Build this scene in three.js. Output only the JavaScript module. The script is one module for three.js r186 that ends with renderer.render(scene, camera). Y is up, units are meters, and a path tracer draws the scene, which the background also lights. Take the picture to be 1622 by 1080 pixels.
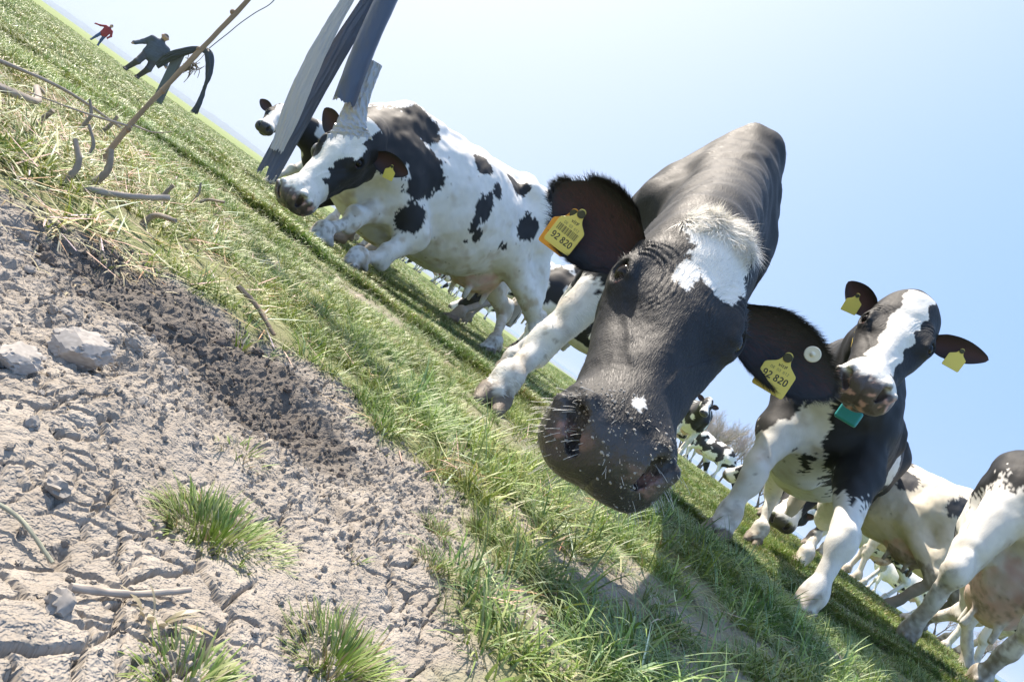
import * as THREE from 'three';
import { mergeGeometries, mergeVertices, toCreasedNormals } from 'three/addons/utils/BufferGeometryUtils.js';
import { RoundedBoxGeometry } from 'three/addons/geometries/RoundedBoxGeometry.js';
import { createNoise3D } from 'simplex-noise';

// ---------- camera, sky, sun, exposure ----------
const scene = new THREE.Scene();
const camera = new THREE.PerspectiveCamera(54.1, 1622 / 1080, 0.03, 3000);
camera.rotation.order = 'YXZ';
camera.position.set(0, 0.22, 0);
camera.rotation.set(-0.0076, 0, 35.4 * Math.PI / 180);

const renderer = new THREE.WebGLRenderer({ antialias: true });
renderer.toneMapping = THREE.LinearToneMapping;
renderer.toneMappingExposure = 2.15;
renderer.shadowMap.enabled = true;

const SUN = new THREE.Vector3(-0.50, 0.78, -0.42).normalize();
const clampSky = v => Math.min(1, v);
{ // clear spring sky: pale blue overhead, milky towards the horizon and around the sun
  const W = 512, Hh = 256, d = new Float32Array(W * Hh * 4);
  for (let j = 0; j < Hh; j++) for (let i = 0; i < W; i++) {
    const el = ((j + 0.5) / Hh - 0.5) * Math.PI, az = ((i + 0.5) / W - 0.5) * 2 * Math.PI;
    const x = Math.cos(el) * Math.cos(az), y = Math.sin(el), z = Math.cos(el) * Math.sin(az);
    const h = Math.max(0, y), t = 1 - Math.exp(-h * 2.2);
    const c = x * SUN.x + y * SUN.y + z * SUN.z, g = Math.pow(Math.max(0, 0.5 + 0.5 * c), 7.5);
    const k = clampSky((1 - t) * 0.40 + g * 1.08), o = (j * W + i) * 4;
    d[o] = 0.096 + 0.434 * k + g * 0.20; d[o + 1] = 0.243 + 0.304 * k + g * 0.14; d[o + 2] = 0.525 + 0.032 * k + g * 0.08; d[o + 3] = 1;
  }
  const sky = new THREE.DataTexture(d, W, Hh, THREE.RGBAFormat, THREE.FloatType);
  sky.mapping = THREE.EquirectangularReflectionMapping; sky.magFilter = THREE.LinearFilter; sky.needsUpdate = true;
  scene.background = sky; scene.environment = sky;
}
const sun = new THREE.DirectionalLight(0xfff3e4, 4.4);
sun.name = 'sun';
sun.position.copy(SUN).multiplyScalar(60); sun.castShadow = true;
Object.assign(sun.shadow.camera, { left: -30, right: 30, top: 30, bottom: -30, near: 1, far: 150 });
sun.shadow.mapSize.set(4096, 4096);
scene.add(sun, sun.target);

// ---------- helpers ----------
function rng(seed) { let a = seed >>> 0; return () => { a = (a + 0x6D2B79F5) | 0; let t = Math.imul(a ^ (a >>> 15), 1 | a); t = (t + Math.imul(t ^ (t >>> 7), 61 | t)) ^ t; return ((t ^ (t >>> 14)) >>> 0) / 4294967296; }; }
const N3 = createNoise3D(rng(11));
const fbm = (x, y, z, o = 3) => { let s = 0, a = 0.5, f = 1; for (let i = 0; i < o; i++) { s += a * N3(x * f, y * f, z * f); a *= 0.5; f *= 2.03; } return s; };
const clamp = (x, a = 0, b = 1) => x < a ? a : x > b ? b : x;
const sstep = (a, b, x) => { const t = clamp((x - a) / (b - a)); return t * t * (3 - 2 * t); };
const lerp = (a, b, t) => a + (b - a) * t;
const V = (x, y, z) => new THREE.Vector3(x, y, z);
const taken = {};
function numbered(n) { const k = taken[n] = (taken[n] ?? -1) + 1; return k ? `${n}_${String(k).padStart(3, '0')}` : n; }
function tag(o, label, category, group, kind) {
  if (label) o.userData.label = label; if (category) o.userData.category = category;
  if (group) o.userData.group = group; if (kind) o.userData.kind = kind; return o;
}
function thing(name, label, category, group) { const o = new THREE.Group(); o.name = numbered(name); scene.add(o); return tag(o, label, category, group); }
function mesh(name, geo, mat, parent) { const m = new THREE.Mesh(geo, mat); m.name = parent === scene ? numbered(name) : name; m.castShadow = m.receiveShadow = true; parent.add(m); return m; }
function geo(pos, idx, nor, col, uv) {
  const g = new THREE.BufferGeometry();
  g.setAttribute('position', new THREE.BufferAttribute(pos instanceof Float32Array ? pos : new Float32Array(pos), 3));
  if (idx) g.setIndex(new THREE.BufferAttribute(idx instanceof Uint32Array ? idx : new Uint32Array(idx), 1));
  if (col) g.setAttribute('color', new THREE.BufferAttribute(col instanceof Float32Array ? col : new Float32Array(col), 3));
  if (uv) g.setAttribute('uv', new THREE.BufferAttribute(uv instanceof Float32Array ? uv : new Float32Array(uv), 2));
  if (nor) g.setAttribute('normal', new THREE.BufferAttribute(nor instanceof Float32Array ? nor : new Float32Array(nor), 3)); else g.computeVertexNormals();
  return g;
}
// ---------- distance fields and their mesher ----------
const smin = (a, b, k) => { const h = Math.max(k - Math.abs(a - b), 0) / k; return Math.min(a, b) - h * h * k * 0.25; };
const smax = (a, b, k) => -smin(-a, -b, k);
function ell(cx, cy, cz, rx, ry, rz) {
  return (x, y, z) => { const a = (x - cx) / rx, b = (y - cy) / ry, c = (z - cz) / rz, k0 = Math.sqrt(a * a + b * b + c * c) + 1e-9;
    const p = a / rx, q = b / ry, r = c / rz; return k0 * (k0 - 1) / (Math.sqrt(p * p + q * q + r * r) + 1e-9); };
}
function cone(a, b, ra, rb) {
  const [ax, ay, az] = a, bx = b[0] - ax, by = b[1] - ay, bz = b[2] - az, bb = bx * bx + by * by + bz * bz;
  return (x, y, z) => { const px = x - ax, py = y - ay, pz = z - az; let h = (px * bx + py * by + pz * bz) / bb; h = h < 0 ? 0 : h > 1 ? 1 : h;
    const dx = px - bx * h, dy = py - by * h, dz = pz - bz * h; return Math.sqrt(dx * dx + dy * dy + dz * dz) - (ra + (rb - ra) * h); };
}
// a flattened cone: radii differ along the direction s (unit) by the factor q
function flatCone(a, b, ra, rb, s, q) {
  const f = cone([0, 0, 0], [b[0] - a[0], b[1] - a[1], b[2] - a[2]].map((v, i, w) => { const d = w[0] * s[0] + w[1] * s[1] + w[2] * s[2]; return v + s[i] * d * (1 / q - 1); }), ra, rb);
  return (x, y, z) => { const px = x - a[0], py = y - a[1], pz = z - a[2], d = (px * s[0] + py * s[1] + pz * s[2]) * (1 / q - 1);
    return f(px + s[0] * d, py + s[1] * d, pz + s[2] * d) * Math.min(1, q); };
}
// naive surface nets on a sparse grid, vertices pulled onto the field, normals from its gradient
function meshField(f, lo, hi, h, keep) {
  const B = 6, nx = Math.ceil((hi[0] - lo[0]) / h / B) * B + 1, ny = Math.ceil((hi[1] - lo[1]) / h / B) * B + 1, nz = Math.ceil((hi[2] - lo[2]) / h / B) * B + 1;
  const val = new Float32Array(nx * ny * nz).fill(9), at = (i, j, k) => (k * ny + j) * nx + i, R = B * h * 0.9 * 1.35;
  const act = [];
  for (let k = 0; k < nz - 1; k += B) for (let j = 0; j < ny - 1; j += B) for (let i = 0; i < nx - 1; i += B) {
    const c = f(lo[0] + (i + B / 2) * h, lo[1] + (j + B / 2) * h, lo[2] + (k + B / 2) * h);
    if (Math.abs(c) > R) continue;
    act.push(i, j, k);
    for (let c2 = k; c2 <= k + B; c2++) for (let b = j; b <= j + B; b++) for (let a = i; a <= i + B; a++) { const o = at(a, b, c2); if (val[o] === 9) val[o] = f(lo[0] + a * h, lo[1] + b * h, lo[2] + c2 * h); }
  }
  const vid = new Map(), pos = [], cells = [];
  for (let q = 0; q < act.length; q += 3) for (let k = act[q + 2]; k < act[q + 2] + B; k++) for (let j = act[q + 1]; j < act[q + 1] + B; j++) for (let i = act[q]; i < act[q] + B; i++) {
    let m = 0, sx = 0, sy = 0, sz = 0, n = 0; const v = [];
    for (let c = 0; c < 8; c++) { const w = val[at(i + (c & 1), j + (c >> 1 & 1), k + (c >> 2))]; v.push(w); if (w < 0) m |= 1 << c; }
    if (m === 0 || m === 255) continue;
    for (let c = 0; c < 8; c++) for (let b = 1; b < 8; b <<= 1) { if (c & b) continue; const d = c | b; if ((v[c] < 0) === (v[d] < 0)) continue;
      const t = v[c] / (v[c] - v[d]); sx += (c & 1) + (b === 1 ? t : 0); sy += (c >> 1 & 1) + (b === 2 ? t : 0); sz += (c >> 2) + (b === 4 ? t : 0); n++; }
    const X = lo[0] + (i + sx / n) * h, Y = lo[1] + (j + sy / n) * h, Z = lo[2] + (k + sz / n) * h;
    vid.set(at(i, j, k), pos.length / 3); pos.push(X, Y, Z); cells.push(i, j, k);
  }
  const idx = [];
  for (let q = 0; q < cells.length; q += 3) {
    const i = cells[q], j = cells[q + 1], k = cells[q + 2], v0 = val[at(i, j, k)] < 0;
    const quad = (a, b, c, d, flip) => { if (a === undefined || b === undefined || c === undefined || d === undefined) return; flip ? idx.push(a, c, b, a, d, c) : idx.push(a, b, c, a, c, d); };
    const id = (a, b, c) => vid.get(at(a, b, c));
    if (j > 0 && k > 0 && v0 !== (val[at(i + 1, j, k)] < 0)) quad(id(i, j, k), id(i, j - 1, k), id(i, j - 1, k - 1), id(i, j, k - 1), !v0);
    if (i > 0 && k > 0 && v0 !== (val[at(i, j + 1, k)] < 0)) quad(id(i, j, k), id(i, j, k - 1), id(i - 1, j, k - 1), id(i - 1, j, k), !v0);
    if (i > 0 && j > 0 && v0 !== (val[at(i, j, k + 1)] < 0)) quad(id(i, j, k), id(i - 1, j, k), id(i - 1, j - 1, k), id(i, j - 1, k), !v0);
  }
  const nor = new Float32Array(pos.length), e = Math.min(h * 0.5, 0.006);
  for (let p = 0; p < pos.length; p += 3) {
    let x = pos[p], y = pos[p + 1], z = pos[p + 2], gx, gy, gz, l;
    for (let it = 0; it < 2; it++) {
      const d = f(x, y, z);
      gx = (f(x + e, y, z) - f(x - e, y, z)) / (2 * e); gy = (f(x, y + e, z) - f(x, y - e, z)) / (2 * e); gz = (f(x, y, z + e) - f(x, y, z - e)) / (2 * e);
      l = gx * gx + gy * gy + gz * gz + 1e-9;
      if (it === 0) { const s = clamp(d / Math.sqrt(l), -h * 0.6, h * 0.6) / Math.sqrt(l); x -= gx * s; y -= gy * s; z -= gz * s; }
    }
    l = Math.sqrt(l); pos[p] = x; pos[p + 1] = y; pos[p + 2] = z; nor[p] = gx / l; nor[p + 1] = gy / l; nor[p + 2] = gz / l;
  }
  let ix = idx;
  if (keep) { ix = []; for (let t = 0; t < idx.length; t += 3) { const a = idx[t] * 3, b = idx[t + 1] * 3, c = idx[t + 2] * 3;
    if (keep((pos[a] + pos[b] + pos[c]) / 3, (pos[a + 1] + pos[b + 1] + pos[c + 1]) / 3, (pos[a + 2] + pos[b + 2] + pos[c + 2]) / 3)) ix.push(idx[t], idx[t + 1], idx[t + 2]); }
    // drop unused vertices
    const re = new Int32Array(pos.length / 3).fill(-1), P = [], Nn = []; let n = 0;
    ix = ix.map(v => { if (re[v] < 0) { re[v] = n++; P.push(pos[v * 3], pos[v * 3 + 1], pos[v * 3 + 2]); Nn.push(nor[v * 3], nor[v * 3 + 1], nor[v * 3 + 2]); } return re[v]; });
    return { pos: P, nor: Nn, idx: ix };
  }
  return { pos, nor, idx: ix };
}
// ---------- lie of the land ----------
// bare soil round the lens: [x, z] outline on the ground
const SOIL = [[-0.9, -0.55], [-0.64, -0.76], [-0.551, -0.851], [-0.514, -0.938], [-0.458, -0.969], [-0.395, -0.978], [-0.332, -1.012], [-0.244, -1.094], [-0.159, -1.064], [-0.082, -0.952], [0.008, -0.942], [0.07, -0.89], [0.095, -0.759], [0.10, -0.607], [0.13, -0.487], [0.2, -0.3], [0.3, 0.2], [-0.9, 0.2]];
function soilDist(x, z) { // below 0 inside
  let d = 1e9, ins = false;
  for (let i = 0, j = SOIL.length - 1; i < SOIL.length; j = i++) { const [ax, az] = SOIL[j], [bx, bz] = SOIL[i], ex = bx - ax, ez = bz - az, t = clamp(((x - ax) * ex + (z - az) * ez) / (ex * ex + ez * ez)), dx = x - ax - ex * t, dz = z - az - ez * t; d = Math.min(d, dx * dx + dz * dz); if ((az > z) !== (bz > z) && x < (bx - ax) * (z - az) / (bz - az) + ax) ins = !ins; }
  return (ins ? -1 : 1) * Math.sqrt(d);
}
const gauss = (x, z, cx, cz, r) => Math.exp(-((x - cx) ** 2 + (z - cz) ** 2) / (r * r));
// the second, thinner strip of worn ground and other places where the sward is open
const bareness = (x, z) => { const s = 1 - sstep(-0.03, 0.035, soilDist(x, z) + 0.03 * N3(x * 9, 4, z * 9)); const w = Math.max(gauss(x, z, 0.33, -0.97, 0.10), 0.7 * gauss(x, z, 0.42, -0.84, 0.09), 0.55 * gauss(x, z, 0.55, -1.12, 0.12), 0.8 * gauss(x, z, 1.1, -1.75, 0.22), 0.7 * gauss(x, z, -0.55, -2.6, 0.25), 0.5 * gauss(x, z, 0.1, -1.75, 0.15)); const open = z > -1.6 && x > -0.1 ? 0.85 * sstep(0.0, 0.45, N3(x * 6.5, 33, z * 6.5) + 0.3 * N3(x * 17, 35, z * 17) - 0.9 * sstep(0.7, 1.2, x)) * (1 - sstep(1.2, 1.6, -z)) : 0; return Math.max(s, open, clamp(w * 1.1 + 0.35 * N3(x * 7, 9, z * 7) * w)); };
function landY(x, z) {
  const d = -z; let y = 0.10 * sstep(1.35, 2.6, x) * sstep(1.6, 3.0, d) * (1 - 0.5 * sstep(6, 40, d));
  y += 0.075 * gauss(x, z, 0.78, -1.7, 0.38) + 0.03 * gauss(x, z, -0.75, -1.0, 0.22);
  y -= 0.10 * sstep(9, 18, d) * sstep(5, 10, -x);
  y += 0.06 * sstep(1.2, 3.0, x) * sstep(2.5, 5, d) * (1 - sstep(60, 140, d));
  y -= 0.055 * sstep(3, 4, d) * gauss(x, z, -1.1, -3.8, 1.2);
  y += 0.022 * N3(x * 0.7, 1, z * 0.7) * sstep(0.9, 2.2, d) * (1 - sstep(20, 60, d)) + 0.008 * N3(x * 4, 2, z * 4) * sstep(0.9, 1.6, d);
  const s = 1 - sstep(-0.06, 0.06, soilDist(x, z)); // the worn patch lies a little lower than the turf
  y -= s * 0.012; y -= s * 0.03 * gauss(x, z, -0.16, -0.78, 0.10); y += s * 0.012 * N3(x * 6, 5, z * 6);
  return y;
}
// ---------- cows ----------
function dataTex(w, h, fn, srgb = false) {
  const d = new Uint8Array(w * h * 4);
  for (let j = 0; j < h; j++) for (let i = 0; i < w; i++) { const c = fn(i / w, j / h, i, j), o = (j * w + i) * 4; d[o] = clamp(c[0]) * 255; d[o + 1] = clamp(c[1]) * 255; d[o + 2] = clamp(c[2]) * 255; d[o + 3] = 255; }
  const t = new THREE.DataTexture(d, w, h); t.wrapS = t.wrapT = THREE.RepeatWrapping; t.magFilter = THREE.LinearFilter; t.minFilter = THREE.LinearMipmapLinearFilter;
  if (srgb) t.colorSpace = THREE.SRGBColorSpace; t.needsUpdate = true; return t;
}
// short coat: fine streaks lying along v
const coatTex = (() => { const S = 512, buf = new Float32Array(S * S).fill(0.35), r = rng(5);
  for (let n = 0; n < 26000; n++) { const x = r() * S, y = r() * S, L = 10 + r() * 22, sl = (r() - 0.5) * 0.5, v = 0.35 + r() * 0.65;
    for (let k = 0; k < L; k++) { const i = ((x + sl * k) % S + S) % S | 0, j = ((y + k) % S) | 0; buf[j * S + i] = Math.max(buf[j * S + i] * 0.6, v * (1 - k / L * 0.6)); } }
  const t = dataTex(S, S, (u, v, i, j) => { const q = buf[j * S + i]; return [q, q, q]; }); t.channel = 1; return t; })();
const wetTex = dataTex(64, 2, u => { const q = 1 - 0.56 * u; return [q, q, q]; }); wetTex.wrapS = wetTex.wrapT = THREE.ClampToEdgeWrapping;
const coatMat = new THREE.MeshPhysicalMaterial({ color: 0xffffff, vertexColors: true, roughness: 0.66, roughnessMap: wetTex, bumpMap: coatTex, bumpScale: 0.0012, specularIntensity: 0.85, sheen: 0.08, sheenRoughness: 0.5, sheenColor: new THREE.Color(0.6, 0.62, 0.68) });
const eyeMat = new THREE.MeshPhysicalMaterial({ color: new THREE.Color().setRGB(0.012, 0.009, 0.008), roughness: 0.06, ior: 1.34 });
const hairMat = new THREE.MeshStandardMaterial({ color: 0xffffff, vertexColors: false, roughness: 0.55 });

const BLACK = [0.0115, 0.012, 0.0135], WHITE = [0.72, 0.70, 0.65], PINK = [0.56, 0.32, 0.27], MUD = [0.20, 0.165, 0.12], HOOF = [0.12, 0.10, 0.085], MUZ = [0.062, 0.057, 0.055];
const mix3 = (a, b, t) => [lerp(a[0], b[0], t), lerp(a[1], b[1], t), lerp(a[2], b[2], t)];

// head in its own axes: origin at the poll, +z to the muzzle, +y out of the forehead, x to the cow's left
const HEAD = { eye: [0.106, -0.040, 0.174], nostril: [0.052, -0.040, 0.52] };
function headField(detail) {
  const cran = ell(0, -0.075, 0.055, 0.098, 0.095, 0.12), poll = ell(0, -0.035, 0.0, 0.055, 0.05, 0.05);
  const bridge = cone([0, -0.055, 0.2], [0, -0.058, 0.44], 0.052, 0.042), front = ell(0, -0.045, 0.125, 0.094, 0.045, 0.11);
  const cheek = ell(0.066, -0.145, 0.13, 0.034, 0.085, 0.095), jaw = cone([0.052, -0.195, 0.11], [0.03, -0.15, 0.42], 0.03, 0.022);
  const side = cone([0.058, -0.10, 0.18], [0.038, -0.09, 0.42], 0.046, 0.033), fill = cone([0, -0.13, 0.1], [0, -0.11, 0.42], 0.06, 0.05);
  const muz = ell(0, -0.078, 0.462, 0.093, 0.066, 0.066), muz2 = ell(0, -0.075, 0.49, 0.078, 0.058, 0.05), lipU = ell(0.045, -0.105, 0.475, 0.046, 0.036, 0.055);
  const chin = ell(0, -0.148, 0.448, 0.052, 0.034, 0.055);
  const orb = ell(0.093, -0.050, 0.162, 0.031, 0.034, 0.05), brow = cone([0.076, -0.022, 0.10], [0.088, -0.033, 0.145], 0.016, 0.009);
  const [ex, ey, ez] = HEAD.eye, crest = cone([0.088, -0.085, 0.2], [0.055, -0.08, 0.34], 0.014, 0.012);
  const socket = ell(ex + 0.012, ey + 0.008, ez + 0.003, 0.022, 0.0185, 0.024), lidU = cone([ex - 0.006, ey + 0.021, ez - 0.02], [ex - 0.008, ey + 0.020, ez + 0.018], 0.0075, 0.006), lidL = cone([ex + 0.006, ey - 0.0135, ez - 0.018], [ex + 0.003, ey - 0.0125, ez + 0.024], 0.006, 0.006);
  const [nx, ny, nz] = HEAD.nostril;
  const hole = cone([nx - 0.012, ny - 0.024, nz - 0.004], [nx + 0.008, ny + 0.006, nz - 0.022], 0.0145, 0.015), slit = cone([nx + 0.010, ny + 0.008, nz - 0.018], [nx + 0.036, ny + 0.010, nz - 0.05], 0.012, 0.004);
  const rimA = cone([nx + 0.018, ny - 0.034, nz - 0.016], [nx + 0.036, ny - 0.008, nz - 0.04], 0.014, 0.011), rimB = cone([nx - 0.026, ny + 0.002, nz - 0.016], [nx + 0.006, ny + 0.022, nz - 0.04], 0.015, 0.012);
  return (x, y, z) => {
    const ax = Math.sqrt(x * x + 2.5e-5);
    let d = smin(cran(x, y, z), front(x, y, z), 0.05);
    d = smin(d, poll(x, y, z), 0.04); d = smin(d, bridge(x, y, z), 0.06); d = smin(d, fill(x, y, z), 0.05);
    d = smin(d, cheek(ax, y, z), 0.05); d = smin(d, jaw(ax, y, z), 0.04); d = smin(d, side(ax, y, z), 0.05);
    d = smin(d, muz(x, y, z), 0.045); d = smin(d, muz2(x, y, z), 0.03); d = smin(d, lipU(ax, y, z), 0.03); d = smin(d, orb(ax, y, z), 0.035); d = smin(d, brow(ax, y, z), 0.03);
    d = smin(d, crest(ax, y, z), 0.03);
    const ch = chin(x, y, z); d = smin(d, ch, 0.012);
    if (!detail) { d = smax(d, -hole(ax, y, z), 0.012); return smax(d, -socket(ax, y, z), 0.01); }
    d = smin(d, rimA(ax, y, z), 0.016); d = smin(d, rimB(ax, y, z), 0.018);
    d = smax(d, -hole(ax, y, z), 0.008); d = smax(d, -slit(ax, y, z), 0.006);
    d = smin(d, lidU(ax, y, z), 0.012); d = smin(d, lidL(ax, y, z), 0.012); d = smax(d, -socket(ax, y, z), 0.005);
    // folds of skin round the eyes
    if (Math.abs(d) < 0.03) {
      const rx = ax - ex + 0.028, rz = z - ez, r = Math.sqrt(rx * rx * 1.4 + rz * rz * 0.7 + (y - ey) * (y - ey) * 0.5), an = Math.atan2(rz, -rx);
      const w = sstep(0.032, 0.042, r) * (1 - sstep(0.062, 0.086, r)) * sstep(-0.055, -0.03, y) * (1 - sstep(0.5, 1.5, an)) * (x < 0 ? 1 : 0.8);
      const wr = Math.sin(r * 640 + 2.6 * N3(x * 14, y * 14, z * 14) + an * 1.3);
      d += w * 0.0022 * (0.6 + 0.6 * N3(x * 30, y * 30, z * 30 + 7)) * (wr > 0 ? -wr * 0.5 : Math.abs(wr));
      d += 0.0018 * N3(x * 17 + 3, y * 17, z * 13) + 0.00035 * N3(x * 70, y * 70, z * 50 + 5);
      const vein = Math.abs(z * 0.5 - 0.145 + (ax - 0.06) * 1.2 + 0.008 * N3(x * 12, 2, z * 12)); d -= 0.0022 * Math.exp(-vein * vein / 4e-5) * sstep(0.02, 0.035, ax) * sstep(0.2, 0.24, z) * (1 - sstep(0.36, 0.4, z));
      const m = sstep(0.42, 0.47, z); d += m * 0.0005 * N3(x * 210, y * 210, z * 210);
      d += 0.0025 * sstep(0.43, 0.45, z) * Math.exp(-Math.pow((x - 0.002 * Math.sin(y * 90)) / 0.004, 2)) * sstep(0.48, 0.50, z);
    }
    return d;
  };
}
function earGeo(base, a, n, L, W, paint, opt = {}) {  // a: along, n: out of the hollow
  const b = V().crossVectors(a, n).normalize(), NU = opt.nu ?? 22, NV = opt.nv ?? 14, pos = [], idx = [], col = [];
  const cup = opt.cup ?? 0.75, droop = opt.droop ?? 0.0;
  for (let side = 0; side < 2; side++) for (let i = 0; i <= NU; i++) for (let j = 0; j <= NV; j++) {
    const t = i / NU, s = j / NV * 2 - 1;
    let w = W * (0.42 + 0.58 * Math.sin(Math.PI * Math.min(1, 0.12 + t * 0.82))) * Math.sqrt(Math.max(0, 1 - Math.pow(t, 5)));
    if (t < 0.25) w *= lerp(0.72, 1, t / 0.25);
    const roll = cup * (1.25 - t * 0.75), th = (side ? -1 : 1) * 0.0035 * Math.sqrt(Math.max(0, 1 - s * s)) * (1 - t * 0.4);
    const ang = s * roll * 1.15, rr = w / Math.max(0.3, Math.sin(Math.min(1.4, roll * 1.15)));
    const off = rr * Math.sin(ang), dep = rr * (1 - Math.cos(ang));
    const p = base.clone().addScaledVector(a, L * t).addScaledVector(b, off).addScaledVector(n, dep + th - droop * t * t * L);
    pos.push(p.x, p.y, p.z); const c = paint(t, s, side); col.push(...c);
  }
  const M = NV + 1, K = (NU + 1) * M;
  for (let side = 0; side < 2; side++) for (let i = 0; i < NU; i++) for (let j = 0; j < NV; j++) { const o = side * K + i * M + j; side ? idx.push(o, o + M, o + 1, o + 1, o + M, o + M + 1) : idx.push(o, o + 1, o + M, o + 1, o + M + 1, o + M); }
  for (let i = 0; i < NU; i++) for (const j of [0, NV]) { const o = i * M + j, q = o + K; j ? idx.push(o, q, o + M, q, q + M, o + M) : idx.push(o, o + M, q, q, o + M, q + M); }
  return geo(pos, idx, null, col);
}
// blotches of coat: blobs are [x, y, z, rx, ry, rz]
function blotch(list, rough, f, seed) {
  return (x, y, z) => { let d = 9; for (const b of list) { const u = (x - b[0]) / b[3], v = (y - b[1]) / b[4], w = (z - b[2]) / b[5]; const q = Math.sqrt(u * u + v * v + w * w) - 1; if (q < d) d = q; }
    if (d > 1.2) return d; return d + rough * (fbm(x * f + seed, y * f, z * f, 3) + 0.35 * N3(x * f * 6, y * f * 6, z * f * 6 + seed)); };
}
function makeCow(o) {
  const sc = o.scale ?? 1, quat = new THREE.Quaternion().setFromEuler(new THREE.Euler(o.lean ?? 0, o.turn ?? 0, o.roll ?? 0, 'YXZ')), inv = new THREE.Matrix4().compose(V(...o.at), quat, V(sc, sc, sc)).invert();
  if (o.world) { const W = p => V(...p).applyMatrix4(inv).toArray(), qi = quat.clone().invert(), D = p => V(...p).applyQuaternion(qi).toArray();
    for (const k in o.legs) for (const q of ['hoof', 'knee', 'mid', 'fet']) if (o.legs[k][q]) o.legs[k][q] = W(o.legs[k][q]);
    for (const k in o.legs) if (o.legs[k].hd) o.legs[k].hd = D(o.legs[k].hd);
    o.head.at = W(o.head.at); o.head.dir = D(o.head.dir); if (o.head.up) o.head.up = D(o.head.up); if (o.neckMid) o.neckMid = W(o.neckMid); if (o.tailPts) o.tailPts = o.tailPts.map(W); }
  const P = Object.assign({ name: 'cow', cell: 0.014, headCell: 0.006, headScale: 1, udder: 1, pitch: 0, fat: 1, detail: false, tail: true, mud: 0.5 }, o);
  const root = thing('cow', P.label, 'cow', P.group);
  root.position.set(...P.at); root.quaternion.copy(quat); root.scale.setScalar(sc);
  // skeleton in the cow's own axes: ground 0, +z ahead, x to its left
  const J = Object.assign({ withers: [0, 1.36, 0.45], hip: [0, 1.38, -0.62] }, P.joints);
  const cp = Math.cos(P.pitch), sp = Math.sin(P.pitch), py = 1.15, pz = -0.6; // torso pitches about the hips
  const T = ([x, y, z]) => [x, py + (y - py) * cp - (z - pz) * sp, pz + (y - py) * sp + (z - pz) * cp];
  const F = P.fat, prim = [], leg = [];
  const add = (f, k) => prim.push([f, k]);
  const ellT = (c, r) => { const g = ell(0, 0, 0, ...r), [cx, cy, cz] = T(c); return (x, y, z) => { const b = y - cy, w = z - cz; return g(x - cx, b * cp + w * sp, -b * sp + w * cp); }; };
  add(ellT([0, 0.94, 0.36], [0.235 * F, 0.34, 0.40]), 0.1);
  add(ellT([0, 1.10, 0.34], [0.13 * F, 0.25, 0.34]), 0.1);
  add(ellT([0, 0.96, -0.12], [0.335 * F, 0.385, 0.60]), 0.12);
  add(ellT([0, 0.86, -0.10], [0.30 * F, 0.30, 0.45]), 0.12);
  add(ellT([0, 1.10, -0.66], [0.215 * F, 0.27, 0.33]), 0.1);
  add(cone(T([0, 1.30, 0.48]), T([0, 1.27, 0.1]), 0.055, 0.06), 0.09);
  add(cone(T([0, 1.27, 0.1]), T([0, 1.31, -0.6]), 0.06, 0.06), 0.09);
  add(cone(T([0, 1.31, -0.6]), T([0, 1.28, -0.95]), 0.055, 0.04), 0.08);
  for (const s of [-1, 1]) {
    add(cone(T([s * 0.215 * F, 1.26, -0.5]), T([s * 0.14 * F, 1.17, -0.93]), 0.048, 0.045), 0.09);
    add(cone(T([s * 0.045, 1.30, 0.42]), T([s * 0.205 * F, 0.95, 0.62]), 0.045, 0.085), 0.09);
    add(ellT([s * 0.18 * F, 0.93, 0.46], [0.08, 0.22, 0.17]), 0.07);
  }
  add(cone(T([0, 0.80, 0.62]), T([0, 0.66, 0.36]), 0.12, 0.11), 0.1); // brisket
  // legs
  const L = P.legs, LT = P.legThick ?? 1, hooves = [], legF = [];
  for (const [s, key] of [[-1, 'fr'], [1, 'fl'], [-1, 'hr'], [1, 'hl']]) {
    const q = L[key] ?? {}, front = key[0] === 'f';
    const hoof = q.hoof, top = T(front ? [s * 0.16 * F, 0.97, 0.5] : [s * 0.17 * F, 1.12, -0.62]);
    const mid = q.mid ?? (front ? T([s * 0.19, 0.74, 0.44]) : T([s * 0.2, 0.86, -0.46]));
    const fet = q.fet ?? [hoof[0], hoof[1] + 0.125, hoof[2] - (q.hd ?? [0, 0, 1])[2] * 0.05 * 1 ];
    const kn = q.knee ?? (front ? [lerp(mid[0], fet[0], 0.52), lerp(mid[1], fet[1], 0.5), lerp(mid[2], fet[2], 0.5) + 0.03] : [lerp(mid[0], fet[0], 0.5), 0.52, Math.min(mid[2], fet[2]) - 0.16]);
    const parts = [];
    if (front) { parts.push([cone(top, mid, 0.115, 0.09), 0.07], [cone(mid, kn, 0.080, 0.043), 0.05]); }
    else { parts.push([cone(top, mid, 0.19, 0.14), 0.09], [cone([top[0], top[1] - 0.08, top[2] - 0.12], [lerp(mid[0], kn[0], 0.55), lerp(mid[1], kn[1], 0.5), lerp(top[2] - 0.12, kn[2], 0.6)], 0.13, 0.075), 0.09], [cone(mid, kn, 0.115, 0.052 * LT), 0.07]);
      parts.push([cone([kn[0], kn[1] + 0.08, kn[2] - 0.012], [kn[0], kn[1] + 0.01, kn[2] - 0.022], 0.022, 0.026), 0.05]); }
    parts.push([cone([kn[0], kn[1] + 0.035, kn[2]], [kn[0], kn[1] - 0.035, kn[2]], (front ? 0.047 : 0.046) * LT, (front ? 0.045 : 0.042) * LT), 0.03]);
    parts.push([cone(kn, fet, 0.036 * LT, 0.031 * LT), 0.03], [cone([fet[0], fet[1] + 0.015, fet[2]], [fet[0], fet[1] - 0.02, fet[2]], 0.040, 0.040), 0.03]);
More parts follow.
